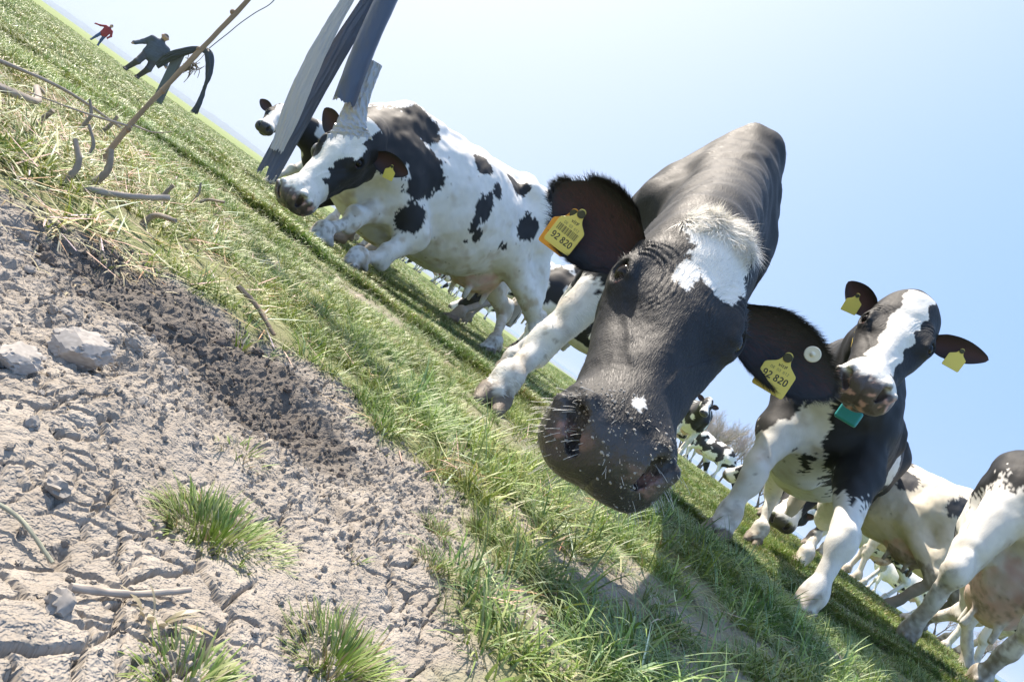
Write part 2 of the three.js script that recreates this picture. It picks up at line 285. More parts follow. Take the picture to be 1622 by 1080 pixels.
    const hd = V(...(q.hd ?? [0, 0, 1])).normalize(), sd = V().crossVectors(V(0, 1, 0), hd);
    const claw = [];
    for (const c of [-1, 1]) {
      const b = [hoof[0] - hd.x * 0.035 + sd.x * c * 0.024, hoof[1] + 0.05, hoof[2] - hd.z * 0.035 + sd.z * c * 0.024], e = [hoof[0] + hd.x * 0.05 + sd.x * c * 0.031, hoof[1] + 0.022, hoof[2] + hd.z * 0.05 + sd.z * c * 0.031];
      claw.push(cone(b, e, 0.037, 0.021));
    }
    const past = [cone(fet, [hoof[0] - hd.x * 0.012, hoof[1] + 0.06, hoof[2] - hd.z * 0.012], 0.038, 0.040), 0.04];
    const dew = [-1, 1].map(c => cone([fet[0] - hd.x * 0.045 + sd.x * c * 0.022, fet[1] - 0.02, fet[2] - hd.z * 0.045 + sd.z * c * 0.022], [fet[0] - hd.x * 0.055 + sd.x * c * 0.022, fet[1] - 0.04, fet[2] - hd.z * 0.055], 0.016, 0.012));
    const hy = hoof[1], cl = (x, y, z) => smax(smin(claw[0](x, y, z), claw[1](x, y, z), 0.006), hy - y, 0.01);
    const xs = [top, mid, kn, fet, hoof], lo = [0, 1, 2].map(i => Math.min(...xs.map(p => p[i])) - 0.3), hi = [0, 1, 2].map(i => Math.max(...xs.map(p => p[i])) + 0.3);
    legF.push({ lo, hi, f: (x, y, z) => { let d = parts[0][0](x, y, z); for (let i = 1; i < parts.length; i++) d = smin(d, parts[i][0](x, y, z), parts[i][1]);
      if (y < hy + 0.35) { d = smin(d, past[0](x, y, z), past[1]); d = smin(d, dew[0](x, y, z), 0.015); d = smin(d, dew[1](x, y, z), 0.015); d = smin(d, cl(x, y, z), 0.014); } return d; } });
    hooves.push({ c: hoof, cl, fet, kn, front });
  }
  // neck and head
  const hp = V(...P.head.at), hz = V(...P.head.dir).normalize(), hyv = V(...(P.head.up ?? [0, 1, 0])); const hx = V().crossVectors(hyv, hz).normalize(); hyv.crossVectors(hz, hx).normalize();
  const S = P.headScale * 0.97, toHead = (x, y, z) => { const a = x - hp.x, b = y - hp.y, c = z - hp.z; return [(a * hx.x + b * hx.y + c * hx.z) / S, (a * hyv.x + b * hyv.y + c * hyv.z) / S, (a * hz.x + b * hz.y + c * hz.z) / S]; };
  const fromHead = (x, y, z) => hp.clone().addScaledVector(hx, x * S).addScaledVector(hyv, y * S).addScaledVector(hz, z * S);
  const hf = headField(P.detail), hc = fromHead(0, -0.08, 0.2), HR = 0.37 * S;
  const occ = fromHead(0, -0.055, -0.02), thr = fromHead(0, -0.15, 0.03), nb = T([0, 1.15, 0.60]), nl = T([0, 0.92, 0.66]), nm = P.neckMid;
  const A3 = v => [v.x, v.y, v.z];
  if (nm) { add(cone(nb, nm, 0.14, 0.105), 0.13); add(cone(nm, A3(occ), 0.105, 0.075), 0.08); const m2 = [nm[0], nm[1] - (P.neckDeep ?? 0.2), nm[2] + (P.neckFwd ?? 0.0)]; add(cone(nl, m2, 0.13, 0.085), 0.12); add(cone(m2, A3(thr), 0.085, 0.06), 0.08); }
  else { add(cone(nb, A3(occ), 0.105 * Math.min(1, F + 0.1), 0.072), 0.1); add(cone(nl, A3(thr), 0.13, 0.062), 0.12); add(cone([(nb[0] + nl[0]) / 2, (nb[1] + nl[1]) / 2, (nb[2] + nl[2]) / 2], A3(occ.clone().lerp(thr, 0.5)), 0.13 * Math.min(1, F + 0.1), 0.07), 0.1); }
  const ud = T([0, 0.64, -0.50]), udF = P.udder ? ellT([0, 0.655, -0.47], [0.165, 0.165 * P.udder, 0.21]) : null;
  const teats = P.udder ? [[0.07, -0.38], [-0.07, -0.38], [0.06, -0.56], [-0.06, -0.56]].map(([x, z]) => { const t = T([x, 0.66 - 0.165 * P.udder, z]); return cone([t[0], t[1] + 0.06, t[2]], [t[0] * 1.1, t[1] - 0.055, t[2]], 0.02, 0.011); }) : [];
  const body = (x, y, z) => {
    let d = prim[0][0](x, y, z); for (let i = 1; i < prim.length; i++) d = smin(d, prim[i][0](x, y, z), prim[i][1]);
    if (udF) { let u = udF(x, y, z); if (u < 0.2) for (const t of teats) u = smin(u, t(x, y, z), 0.02); d = smin(d, u, 0.035); }
    for (const l of legF) if (x > l.lo[0] && y > l.lo[1] && z > l.lo[2] && x < l.hi[0] && y < l.hi[1] && z < l.hi[2]) d = smin(d, l.f(x, y, z), 0.07);
    if (Math.abs(d) < 0.05 && P.cell < 0.02) d += 0.008 * N3(x * 5 + P.seed, y * 5, z * 5) + 0.0032 * N3(x * 12, y * 9, z * 12 + P.seed) + 0.0013 * Math.sin(z * 46 + y * 8 + 2 * N3(x * 3, y * 2, z * 3)) * sstep(0.75, 0.9, y) * (1 - sstep(1.1, 1.25, y)) * sstep(-0.45, -0.3, z) * (1 - sstep(0.1, 0.3, z));
    return d;
  };
  const whole = (x, y, z) => { let d = body(x, y, z); const a = x - hc.x, b = y - hc.y, c = z - hc.z; if (a * a + b * b + c * c < 0.6) { const q = toHead(x, y, z); d = smin(d, hf(q[0], q[1], q[2]) * S, 0.05); } return d; };
  const inHead = (x, y, z, m = 0) => { const a = x - hc.x, b = y - hc.y, c = z - hc.z; return a * a + b * b + c * c < (HR + m) * (HR + m); };
  const pts = [hp, ...hooves.map(h => V(...h.c)), V(...T([0.45, 1.45, -1.05])), V(...T([-0.45, 0.5, 0.75])), fromHead(0.1, -0.2, 0.56), fromHead(-0.1, 0, 0.56)];
  const lo = [0, 1, 2].map(i => Math.min(...pts.map(p => p.getComponent(i))) - 0.12), hi = [0, 1, 2].map(i => Math.max(...pts.map(p => p.getComponent(i))) + 0.12);
  const lov = P.cell * 0.5;
  const A = meshField(whole, lo, hi, P.cell, (x, y, z) => !inHead(x, y, z, -lov));
  const B = meshField(whole, [hc.x - HR - 0.03, hc.y - HR - 0.03, hc.z - HR - 0.03], [hc.x + HR + 0.03, hc.y + HR + 0.03, hc.z + HR + 0.03], P.headCell, (x, y, z) => inHead(x, y, z, lov));
  for (let i = 0; i < B.pos.length; i += 3) if (!inHead(B.pos[i], B.pos[i + 1], B.pos[i + 2], -lov * 2)) for (let k = 0; k < 3; k++) B.pos[i + k] -= B.nor[i + k] * 0.0003;
  // colours
  const unT = (x, y, z) => { const b = y - py, c = z - pz; return [x, py + b * cp + c * sp, pz - b * sp + c * cp]; };
  const colorAt = (x, y, z) => {
    const q = toHead(x, y, z), inH = inHead(x, y, z, 0) && q[2] > -0.03 && hf(q[0], q[1], q[2]) < 0.02;
    let c, wet = 0;
    if (inH) { c = P.paintHead(q[0], q[1], q[2]);
      if (q[2] > 0.4) { // bare skin of the muzzle
        const m = sstep(0.455, 0.485, q[2] + 0.35 * (q[1] + 0.075) * (q[1] > -0.05 ? -1 : 0) + 0.012 * N3(q[0] * 40, q[1] * 40, q[2] * 40)); const sk = P.muzzle ?? MUZ;
        const pk = P.muzzlePink ?? 0; const t = clamp(pk + 0.9 * fbm(q[0] * 18 + P.seed, q[1] * 18, q[2] * 18)); c = mix3(c, mix3(sk, PINK, pk > 0 ? sstep(0.35, 0.6, t) : 0), m); wet = m;
      } }
    if (inH && P.nostrilPink) { const d = Math.hypot(Math.abs(q[0]) - 0.066, q[1] + 0.062, q[2] - 0.508) + 0.008 * N3(q[0] * 60, q[1] * 60, q[2] * 60), d2 = Math.hypot(Math.abs(q[0]) - 0.034, q[1] + 0.04, q[2] - 0.52) + 0.006 * N3(q[0] * 50, q[1] * 50, q[2] * 50); c = mix3(c, [0.34, 0.21, 0.19], P.nostrilPink * Math.max(1 - sstep(0.006, 0.02, d), 0.6 * (1 - sstep(0.004, 0.018, d2)))); }
    if (inH && P.detail) { const d = Math.hypot(Math.abs(q[0]) - 0.106, q[1] + 0.039, q[2] - 0.198); c = mix3(c, [0.30, 0.10, 0.09], 0.8 * (1 - sstep(0.004, 0.009, d))); }
    if (!inH) { const u = unT(x, y, z); c = P.paint(u[0], u[1], u[2], x, y, z); }
    if (udF) { const d = udF(x, y, z); if (d < 0.03) { const k = 1 - sstep(-0.005, 0.03, d + 0.012 * N3(x * 14, y * 14, z * 14)); c = mix3(c, mix3(PINK, [0.62, 0.45, 0.36], 0.5 + 0.5 * N3(x * 9, y * 9, z * 9)), k * 0.85); } }
    if (!inH && c[0] > 0.4) { const st = fbm(x * 6 + P.seed * 3, y * 6, z * 6, 3); c = mix3(c, [0.46, 0.39, 0.29], 0.55 * sstep(0.2, 0.6, st + 0.3 * (0.8 - y))); }
    if (!inH && c[0] > 0.3) { const sp = N3(x * 34 + P.seed, y * 34, z * 34) + 0.5 * N3(x * 9, y * 9, z * 9 + P.seed); if (sp > 1.16 + 0.35 * (y - 0.7)) c = mix3(c, MUD, 0.6); }
    // dried mud on the shanks, dirty hooves
    const g = fbm(x * 22 + P.seed, y * 22, z * 22, 3), g2 = fbm(x * 5 + P.seed, y * 5, z * 5, 2);
    for (const h of hooves) { const dx = x - h.c[0], dz = z - h.c[2], dy = y - h.c[1];
      if (dy < 0.6 && dx * dx + dz * dz < 0.12) { const k = clamp(P.mud * 1.5 - dy * (h.front ? 2.6 : 1.7) / 1.0 + g * 0.9 + g2 * 0.5); if (k > 0) c = mix3(c, MUD, Math.min(0.85, k)); }
      if (dy < 0.1 && h.cl(x, y, z) < 0.005 && dy < 0.075) c = mix3(HOOF, MUD, clamp(0.5 + g)); }
    const n = 1 + 0.10 * g + 0.06 * g2; return [c[0] * n, c[1] * n, c[2] * n, wet];
  };
  const parts = [A, B].map(M => {
    // the coat's fine relief is mapped across the three planes; vertices are doubled where the plane changes
    const key = new Map(), src = [], ax = [], ix = new Uint32Array(M.idx.length);
    for (let t = 0; t < M.idx.length; t += 3) { const s = [0, 0, 0]; for (let k = 0; k < 3; k++) for (let q = 0; q < 3; q++) s[q] += M.nor[M.idx[t + k] * 3 + q]; const b = s.map(Math.abs), m = b[0] >= b[1] && b[0] >= b[2] ? 0 : b[2] >= b[1] ? 2 : 1;
      for (let k = 0; k < 3; k++) { const q = M.idx[t + k] * 3 + m; let v = key.get(q); if (v === undefined) { v = src.length; key.set(q, v); src.push(M.idx[t + k]); ax.push(m); } ix[t + k] = v; } }
    const n = src.length, pos = new Float32Array(n * 3), nor = new Float32Array(n * 3), col = new Float32Array(n * 3), uv = new Float32Array(n * 2), uv1 = new Float32Array(n * 2), s = 2.4;
    for (let i = 0; i < n; i++) { const o = src[i] * 3, x = M.pos[o], y = M.pos[o + 1], z = M.pos[o + 2], c = colorAt(x, y, z); pos.set([x, y, z], i * 3); nor.set([M.nor[o], M.nor[o + 1], M.nor[o + 2]], i * 3); col.set([c[0], c[1], c[2]], i * 3); uv[i * 2] = 0.02 + 0.96 * c[3]; uv[i * 2 + 1] = 0.5;
      uv1[i * 2] = (ax[i] === 0 ? z : x) * s; uv1[i * 2 + 1] = (ax[i] === 1 ? z : y) * s; }
    const g = geo(pos, ix, nor, col, uv); g.setAttribute('uv1', new THREE.BufferAttribute(uv1, 2)); return g;
  });
  // ears
  root.userData.ears = {};
  for (const s of [-1, 1]) {
    const E = P.ears[s < 0 ? 'r' : 'l']; const base = fromHead(s * 0.092, -0.095, 0.045);
    const a = V().addScaledVector(hx, E.a[0]).addScaledVector(hyv, E.a[1]).addScaledVector(hz, E.a[2]).normalize();
    let n = V().addScaledVector(hx, E.n[0]).addScaledVector(hyv, E.n[1]).addScaledVector(hz, E.n[2]); n.addScaledVector(a, -n.dot(a)).normalize();
    const Ln = (E.L ?? 0.19) * S, W = (E.W ?? 0.058) * S, g = earGeo(base, a, n, Ln, W, E.paint ?? P.earPaint ?? ((t, q, side) => side ? BLACK : mix3(BLACK, [0.10, 0.035, 0.03], 0.5 * (1 - q * q))), { cup: E.cup, droop: E.droop, nu: P.detail ? 30 : 14, nv: P.detail ? 18 : 8 });
    const k = g.attributes.position.count; g.setAttribute('uv', new THREE.BufferAttribute(new Float32Array(k * 2).fill(0.02), 2)); const u1 = new Float32Array(k * 2); for (let i = 0; i < k; i++) { u1[i * 2] = g.attributes.position.getX(i) * 5; u1[i * 2 + 1] = g.attributes.position.getY(i) * 5; } g.setAttribute('uv1', new THREE.BufferAttribute(u1, 2));
    parts.push(g); root.userData.ears[s < 0 ? 'r' : 'l'] = { base, a, n, L: Ln, W };
  }
  const bm = mesh('body', mergeGeometries(parts), coatMat, root);
  for (const s of [-1, 1]) { const e = fromHead(s * (HEAD.eye[0] - 0.006), HEAD.eye[1] + 0.001, HEAD.eye[2]); const em = mesh('eye', new THREE.SphereGeometry(0.0205 * S, 24, 16), eyeMat, root); em.position.copy(e); em.scale.set(1, 1, 1); }
  if (P.tail) { const a = T([0, 1.29, -0.97]), pt = P.tailPts ?? [[0, 1.24, -1.06], [0.0, 0.95, -1.1], [0.02, 0.62, -1.07], [0.03, 0.45, -1.06]];
    const cv = new THREE.CatmullRomCurve3([V(...a), ...pt.map(p => V(...p))]), tg = new THREE.TubeGeometry(cv, 40, 1, 8), p = tg.attributes.position, c = [];
    for (let i = 0; i <= 40; i++) for (let j = 0; j <= 8; j++) { const o = i * 9 + j, t = i / 40, m = cv.getPointAt(t), r = (t < 0.68 ? lerp(0.032, 0.016, t / 0.68) : 0.016 + 0.034 * Math.sin(Math.PI * Math.min(1, (t - 0.68) / 0.34)) ) * (1 + 0.25 * N3(j * 1.3, t * 14, P.seed)); const d = V(p.getX(o), p.getY(o), p.getZ(o)).sub(m).setLength(r); p.setXYZ(o, m.x + d.x, m.y + d.y, m.z + d.z); c.push(...mix3(P.tailColor ?? WHITE, MUD, t > 0.7 ? 0.5 : 0.1)); }
    tg.setAttribute('color', new THREE.BufferAttribute(new Float32Array(c), 3)); tg.computeVertexNormals(); mesh('tail', tg, coatTailMat, root); }
  const frame = { whole, nb, occ, thr, hx, hy: hyv, hz, hp, S, fromHead, toHead, colorAt, head: B, body: A, parts, T }; return { root, frame, bm, ears: (() => { const e = root.userData.ears; delete root.userData.ears; return e; })() };
}
const coatTailMat = new THREE.MeshStandardMaterial({ color: 0xffffff, vertexColors: true, roughness: 0.8 });

// hairs: thin tapered blades sampled over triangles of a mesh
const hairGeo = (() => { const g = geo([-0.5, 0, 0, 0.5, 0, 0, -0.34, 0.5, 0.1, 0.34, 0.5, 0.1, 0, 1, 0.32], [0, 1, 2, 1, 3, 2, 2, 3, 4]); return g; })();
function growHair(name, parent, g, count, o) { // o: len, width, flow(p, n) -> direction, lift, where(p) -> 0..1, color(p)
  const P = g.attributes.position, I = g.index, n = I.count / 3, cum = new Float64Array(n), r = rng(o.seed ?? 3), a = V(), b = V(), c = V(), e1 = V(), e2 = V(); let tot = 0;
  for (let t = 0; t < n; t++) { a.fromBufferAttribute(P, I.getX(t * 3)); b.fromBufferAttribute(P, I.getX(t * 3 + 1)); c.fromBufferAttribute(P, I.getX(t * 3 + 2)); const A = e1.subVectors(b, a).cross(e2.subVectors(c, a)).length(); tot += A * o.where(a); cum[t] = tot; }
  const M = [], C = [], m = new THREE.Matrix4(), p = V(), nn = V(), d = V(), x = V(), z = V();
  for (let k = 0; k < count; k++) {
    const q = r() * tot; let lo = 0, hi = n - 1; while (lo < hi) { const mid = (lo + hi) >> 1; cum[mid] < q ? lo = mid + 1 : hi = mid; }
    a.fromBufferAttribute(P, I.getX(lo * 3)); b.fromBufferAttribute(P, I.getX(lo * 3 + 1)); c.fromBufferAttribute(P, I.getX(lo * 3 + 2));
    nn.subVectors(b, a).cross(e2.subVectors(c, a)).normalize(); let u = r(), v = r(); if (u + v > 1) { u = 1 - u; v = 1 - v; }
    p.copy(a).addScaledVector(b.clone().sub(a), u).addScaledVector(c.clone().sub(a), v);
    d.copy(o.flow(p, nn)); d.addScaledVector(nn, -d.dot(nn)).normalize(); d.addScaledVector(nn, o.lift * (0.6 + 0.8 * r())); d.x += (r() - 0.5) * o.mess; d.y += (r() - 0.5) * o.mess; d.z += (r() - 0.5) * o.mess; d.normalize();
    x.crossVectors(d, nn).normalize(); z.crossVectors(x, d); const L = o.len * (0.55 + 0.9 * r()), W = o.width * (0.7 + 0.6 * r());
    m.makeBasis(x.clone().multiplyScalar(W), d.clone().multiplyScalar(L), z.clone().multiplyScalar(-L)); m.setPosition(p.addScaledVector(nn, -0.0003)); M.push(m.clone()); const cc = o.color(p), t = 0.75 + 0.55 * r(); C.push(new THREE.Color().setRGB(cc[0] * t, cc[1] * t, cc[2] * t));
  }
  const im = new THREE.InstancedMesh(hairGeo, o.mat ?? hairMat, M.length); M.forEach((q, i) => { im.setMatrixAt(i, q); im.setColorAt(i, C[i]); }); im.name = name; im.userData.kind = 'stuff'; im.castShadow = im.receiveShadow = true; parent.add(im); return im;
}
// ear tags
function tagShape(w, h) { const s = new THREE.Shape(), a = w / 2; s.moveTo(-a * 0.24, 0); s.quadraticCurveTo(-a * 0.26, -h * 0.14, -a * 0.5, -h * 0.22); s.lineTo(-a * 0.9, -h * 0.33); s.quadraticCurveTo(-a, -h * 0.36, -a, -h * 0.42); s.lineTo(-a, -h * 0.93); s.quadraticCurveTo(-a, -h, -a * 0.86, -h); s.lineTo(a * 0.86, -h); s.quadraticCurveTo(a, -h, a, -h * 0.93); s.lineTo(a, -h * 0.42); s.quadraticCurveTo(a, -h * 0.36, a * 0.9, -h * 0.33); s.lineTo(a * 0.5, -h * 0.22); s.quadraticCurveTo(a * 0.26, -h * 0.14, a * 0.24, 0); s.absarc(0, 0.001, a * 0.24, 0, Math.PI); return s; }
const tagMat = new THREE.MeshPhysicalMaterial({ color: new THREE.Color().setRGB(0.80, 0.66, 0.13), roughness: 0.38, clearcoat: 0.3, clearcoatRoughness: 0.3 }), darkPlastic = new THREE.MeshStandardMaterial({ color: new THREE.Color().setRGB(0.05, 0.05, 0.02), roughness: 0.5 }), orangePlastic = new THREE.MeshStandardMaterial({ color: new THREE.Color().setRGB(0.78, 0.36, 0.04), roughness: 0.45 });
function tagPrint(bars) {
  const c = document.createElement('canvas'); c.width = 512; c.height = 672; const x = c.getContext('2d'); x.fillStyle = '#e7d76f'; x.fillRect(0, 0, 512, 672);
  const rr = rng(4); for (let i = 0; i < 260; i++) { x.fillStyle = `rgba(${150 + rr() * 60 | 0},${130 + rr() * 50 | 0},${40 + rr() * 40 | 0},0.16)`; x.fillRect(rr() * 512, rr() * 672, 2 + rr() * 14, 1 + rr() * 4); }
  x.fillStyle = '#2b2c26'; x.textAlign = 'center'; x.font = 'bold 74px sans-serif'; x.fillText('vit', 238, 214); for (const [a, b] of [[300, 176], [318, 190], [300, 204], [322, 168]]) { x.beginPath(); x.ellipse(a, b, 13, 8, 0.6, 0, 7); x.fill(); }
  x.font = '62px sans-serif'; x.fillStyle = '#4a4a3c'; x.fillText('DE  03  612', 256, 296);
  if (bars) { x.fillStyle = '#33332a'; for (let i = 0, q = 50; q < 462; i++) { const w = 4 + (i * 7 % 5) * 3; x.fillRect(q, 316, w, 112); q += w + 6 + (i * 5 % 3) * 4; } }
  x.fillStyle = '#3a3b30'; x.font = 'bold 150px sans-serif'; x.save(); x.translate(256, bars ? 574 : 470); x.scale(0.92, bars ? 1 : 1.12); x.fillText('92 820', 0, 0); x.restore();
  const t = new THREE.CanvasTexture(c); t.colorSpace = THREE.SRGBColorSpace; return t;
}
function earTag(parent, p, facing, up, w, h, o = {}) {
  const g = new THREE.Group(); g.name = 'ear_tag'; parent.add(g); g.position.copy(p); const z = facing.clone().normalize(), x = V().crossVectors(up, z).normalize(), y = V().crossVectors(z, x); g.quaternion.setFromRotationMatrix(new THREE.Matrix4().makeBasis(x, y, z));
  const s = tagShape(w, h), ex = new THREE.ExtrudeGeometry(s, { depth: 0.0014, bevelEnabled: true, bevelSize: 0.0006, bevelThickness: 0.0005, bevelSegments: 2, curveSegments: 8 }); mesh('tag_panel', ex, o.mat ?? tagMat, g);
  if (o.print) { const sg = new THREE.ShapeGeometry(tagShape(w * 0.985, h * 0.985), 8), pp = sg.attributes.position, uv = sg.attributes.uv; for (let i = 0; i < pp.count; i++) uv.setXY(i, pp.getX(i) / w + 0.5, (pp.getY(i) + h) / (h * 1.03)); const m = mesh('printed_face', sg, new THREE.MeshPhysicalMaterial({ map: o.print, roughness: 0.36, clearcoat: 0.3, clearcoatRoughness: 0.25 }), g); m.position.z = 0.0022; }
  const b = mesh('rivet', new THREE.CylinderGeometry(w * 0.13, w * 0.15, 0.004, 16).rotateX(Math.PI / 2), o.rivet ?? darkPlastic, g); b.position.set(0, -h * 0.02, 0.003);
  return g;
}
// ---------- ground: one sheet out to the horizon, fine near the lens ----------
function axis(lo, hi, step, farLo, farHi, grow, f0, f1, fine) { const a = []; for (let v = lo; v <= hi; v += v > f0 && v < f1 ? fine : step) a.push(v); let s = step, v = a[a.length - 1]; while (v < farHi) { s *= grow; v += s; a.push(v); } s = step; v = lo; while (v > farLo) { s *= grow; v -= s; a.unshift(v); } return a; }
function worley(x, z) { // F1, F2 and the cell's own number
  const ix = Math.floor(x), iz = Math.floor(z); let f1 = 9, f2 = 9, id = 0, ax = 0, az = 0, bx = 0, bz = 0;
  for (let a = -1; a < 2; a++) for (let b = -1; b < 2; b++) { const cx = ix + a, cz = iz + b; let h = Math.imul(cx, 374761393) + Math.imul(cz, 668265263) | 0; h = Math.imul(h ^ (h >>> 13), 1274126177); h ^= h >>> 16; const px = cx + 0.1 + 0.8 * ((h & 1023) / 1023), pz = cz + 0.1 + 0.8 * ((h >>> 10 & 1023) / 1023), d = Math.hypot(px - x, pz - z); if (d < f1) { f2 = f1; bx = ax; bz = az; f1 = d; id = h >>> 0; ax = px; az = pz; } else if (d < f2) { f2 = d; bx = px; bz = pz; } }
  return [f1, f2, id, (f2 * f2 - f1 * f1) / (2 * Math.hypot(bx - ax, bz - az) + 1e-6)];
}
// how crumbled (1) or caked and cracked (0) the bare soil is
const crumbly = (x, z) => (1 - 0.75 * sstep(-0.58, -0.42, z)) * clamp(0.08 + 1.2 * gauss(x, z, -0.28, -0.78, 0.26) + 0.9 * gauss(x, z, -0.08, -0.80, 0.16) + 0.5 * gauss(x, z, -0.5, -0.6, 0.16) + 0.35 * N3(x * 8, 6, z * 8));
const moist = (x, z) => clamp(1.1 * gauss(x, z, -0.14, -0.80, 0.09) + 0.6 * gauss(x, z, -0.26, -0.90, 0.10) + 0.7 * gauss(x, z, -0.42, -0.84, 0.10) + 0.5 * gauss(x, z, -0.36, -0.82, 0.18) + 0.4 * fbm(x * 11, 7, z * 11) - 0.06);
function soilRelief(x, z) {
  const wx = x + 0.007 * N3(x * 22, 0, z * 22) + 0.0016 * N3(x * 80, 1, z * 80), wz = z + 0.007 * N3(x * 22, 3, z * 22 + 8) + 0.0016 * N3(x * 80, 4, z * 80), cr = crumbly(x, z);
  const [, , id, h1] = worley(wx * 25, wz * 25), e1 = h1 / 25, [, , , h2] = worley(wx * 52 + 7, wz * 52), e2 = h2 / 52; // e: metres to the nearest crack
  const gate = sstep(-0.3, 0.15, N3(x * 9, 12, z * 9) + 0.18 - cr * 0.5), g2 = sstep(-0.2, 0.2, N3(x * 10, 15, z * 10));
  let y = -0.008 * (1 - sstep(0.0003, 0.0019, e1)) * gate - 0.005 * (1 - sstep(0.0002, 0.0013, e2)) * g2 * (1 - cr * 0.5);
  y += 0.0014 * ((id & 255) / 255 - 0.5) * sstep(0, 0.003, e1) * gate + (0.0018 + 0.0024 * cr) * N3(x * 20, 6, z * 20) + 0.0011 * N3(x * 64, 2, z * 64);
  // crumbs and clods: rounded lumps at several sizes
  const lump = (f, s) => { const [q, , h] = worley(wx * f + s, wz * f - s); return (1 - Math.min(1, q * q * 2.2)) * ((h >>> 8 & 255) / 255); };
  y += cr * (0.0062 * lump(46, 3) + 0.0055 * lump(92, 11) - 0.0045) + (0.32 + 0.68 * cr) * (0.0028 * lump(190, 5) + 0.0013 * lump(310, 9)) + 0.0004 * N3(x * 380, 3, z * 380);
  return y;
}
const groundY = (x, z) => { const y = landY(x, z); const b = x > -1 && x < 0.9 && z > -1.5 ? bareness(x, z) : 0; return b > 0.02 ? y + soilRelief(x, z) * b : y; };
const soilTex = (() => { const S = 512, r = rng(71), lat = n => { const a = new Float32Array(n * n).map(() => r()); return (u, v) => { const x = u * n, y = v * n, i = Math.floor(x), j = Math.floor(y), f = x - i, g = y - j, q = (c, d) => a[((d % n + n) % n) * n + (c % n + n) % n], sx = f * f * (3 - 2 * f), sy = g * g * (3 - 2 * g); return lerp(lerp(q(i, j), q(i + 1, j), sx), lerp(q(i, j + 1), q(i + 1, j + 1), sx), sy); }; };
  const a = lat(24), b = lat(60), c = lat(130); return dataTex(S, S, (u, v) => { const w = 0.4 * a(u, v) + 0.35 * b(u, v) + 0.25 * c(u, v), q = clamp((w - 0.25) * 1.8); return [q, q, q]; }); })();
let ground;
{
  const xs = axis(-0.66, 0.42, 0.0029, -2600, 2600, 1.1, -0.32, 0.2, 0.0016), zs = axis(-1.12, -0.22, 0.0029, -2800, 60, 1.1, -0.60, -0.2, 0.0016), nx = xs.length, nz = zs.length;
  const pos = new Float32Array(nx * nz * 3), col = new Float32Array(nx * nz * 3), uv = new Float32Array(nx * nz * 2), idx = new Uint32Array((nx - 1) * (nz - 1) * 6);
  for (let j = 0; j < nz; j++) for (let i = 0; i < nx; i++) {
    const x = xs[i], z = zs[j], o = j * nx + i, d = Math.hypot(x, z); pos.set([x, d > 200 ? landY(x, z) * Math.max(0, 1 - (d - 200) / 400) : groundY(x, z), z], o * 3); uv.set([x * 9, z * 9], o * 2);
    const b = d < 4 ? bareness(x, z) : 0, m = moist(x, z), t = fbm(x * 14, 3, z * 14), f = fbm(x * 90, 1, z * 90, 2);
    let soil = mix3([0.325, 0.292, 0.25], [0.245, 0.215, 0.18], clamp(0.5 + 0.9 * t)); soil = mix3(soil, [0.10, 0.086, 0.073], 0.85 * sstep(0.05, 0.85, m)); soil = soil.map(v => v * (1 + 0.22 * f));
    const turf = mix3([0.21, 0.19, 0.115], [0.17, 0.20, 0.07], clamp(0.5 + 0.8 * fbm(x * 3, 8, z * 3))), sward = mix3([0.16, 0.22, 0.06], [0.21, 0.25, 0.09], clamp(0.5 + 0.9 * fbm(x * 0.35, 4, z * 0.35) + 0.4 * N3(x * 2.2, 5, z * 2.2)));
    const c = mix3(mix3(turf, sward, sstep(3, 12, d)), soil, b); col.set(c, o * 3);
  }
  let q = 0; for (let j = 0; j < nz - 1; j++) for (let i = 0; i < nx - 1; i++) { const a = j * nx + i; idx[q++] = a; idx[q++] = a + nx; idx[q++] = a + 1; idx[q++] = a + 1; idx[q++] = a + nx; idx[q++] = a + nx + 1; }
  const g = mesh('ground', geo(pos, idx, null, col, uv), new THREE.MeshStandardMaterial({ color: 0xffffff, vertexColors: true, roughness: 0.96, bumpMap: soilTex, bumpScale: 0.002 }), scene); g.userData.kind = 'structure'; ground = g;
}
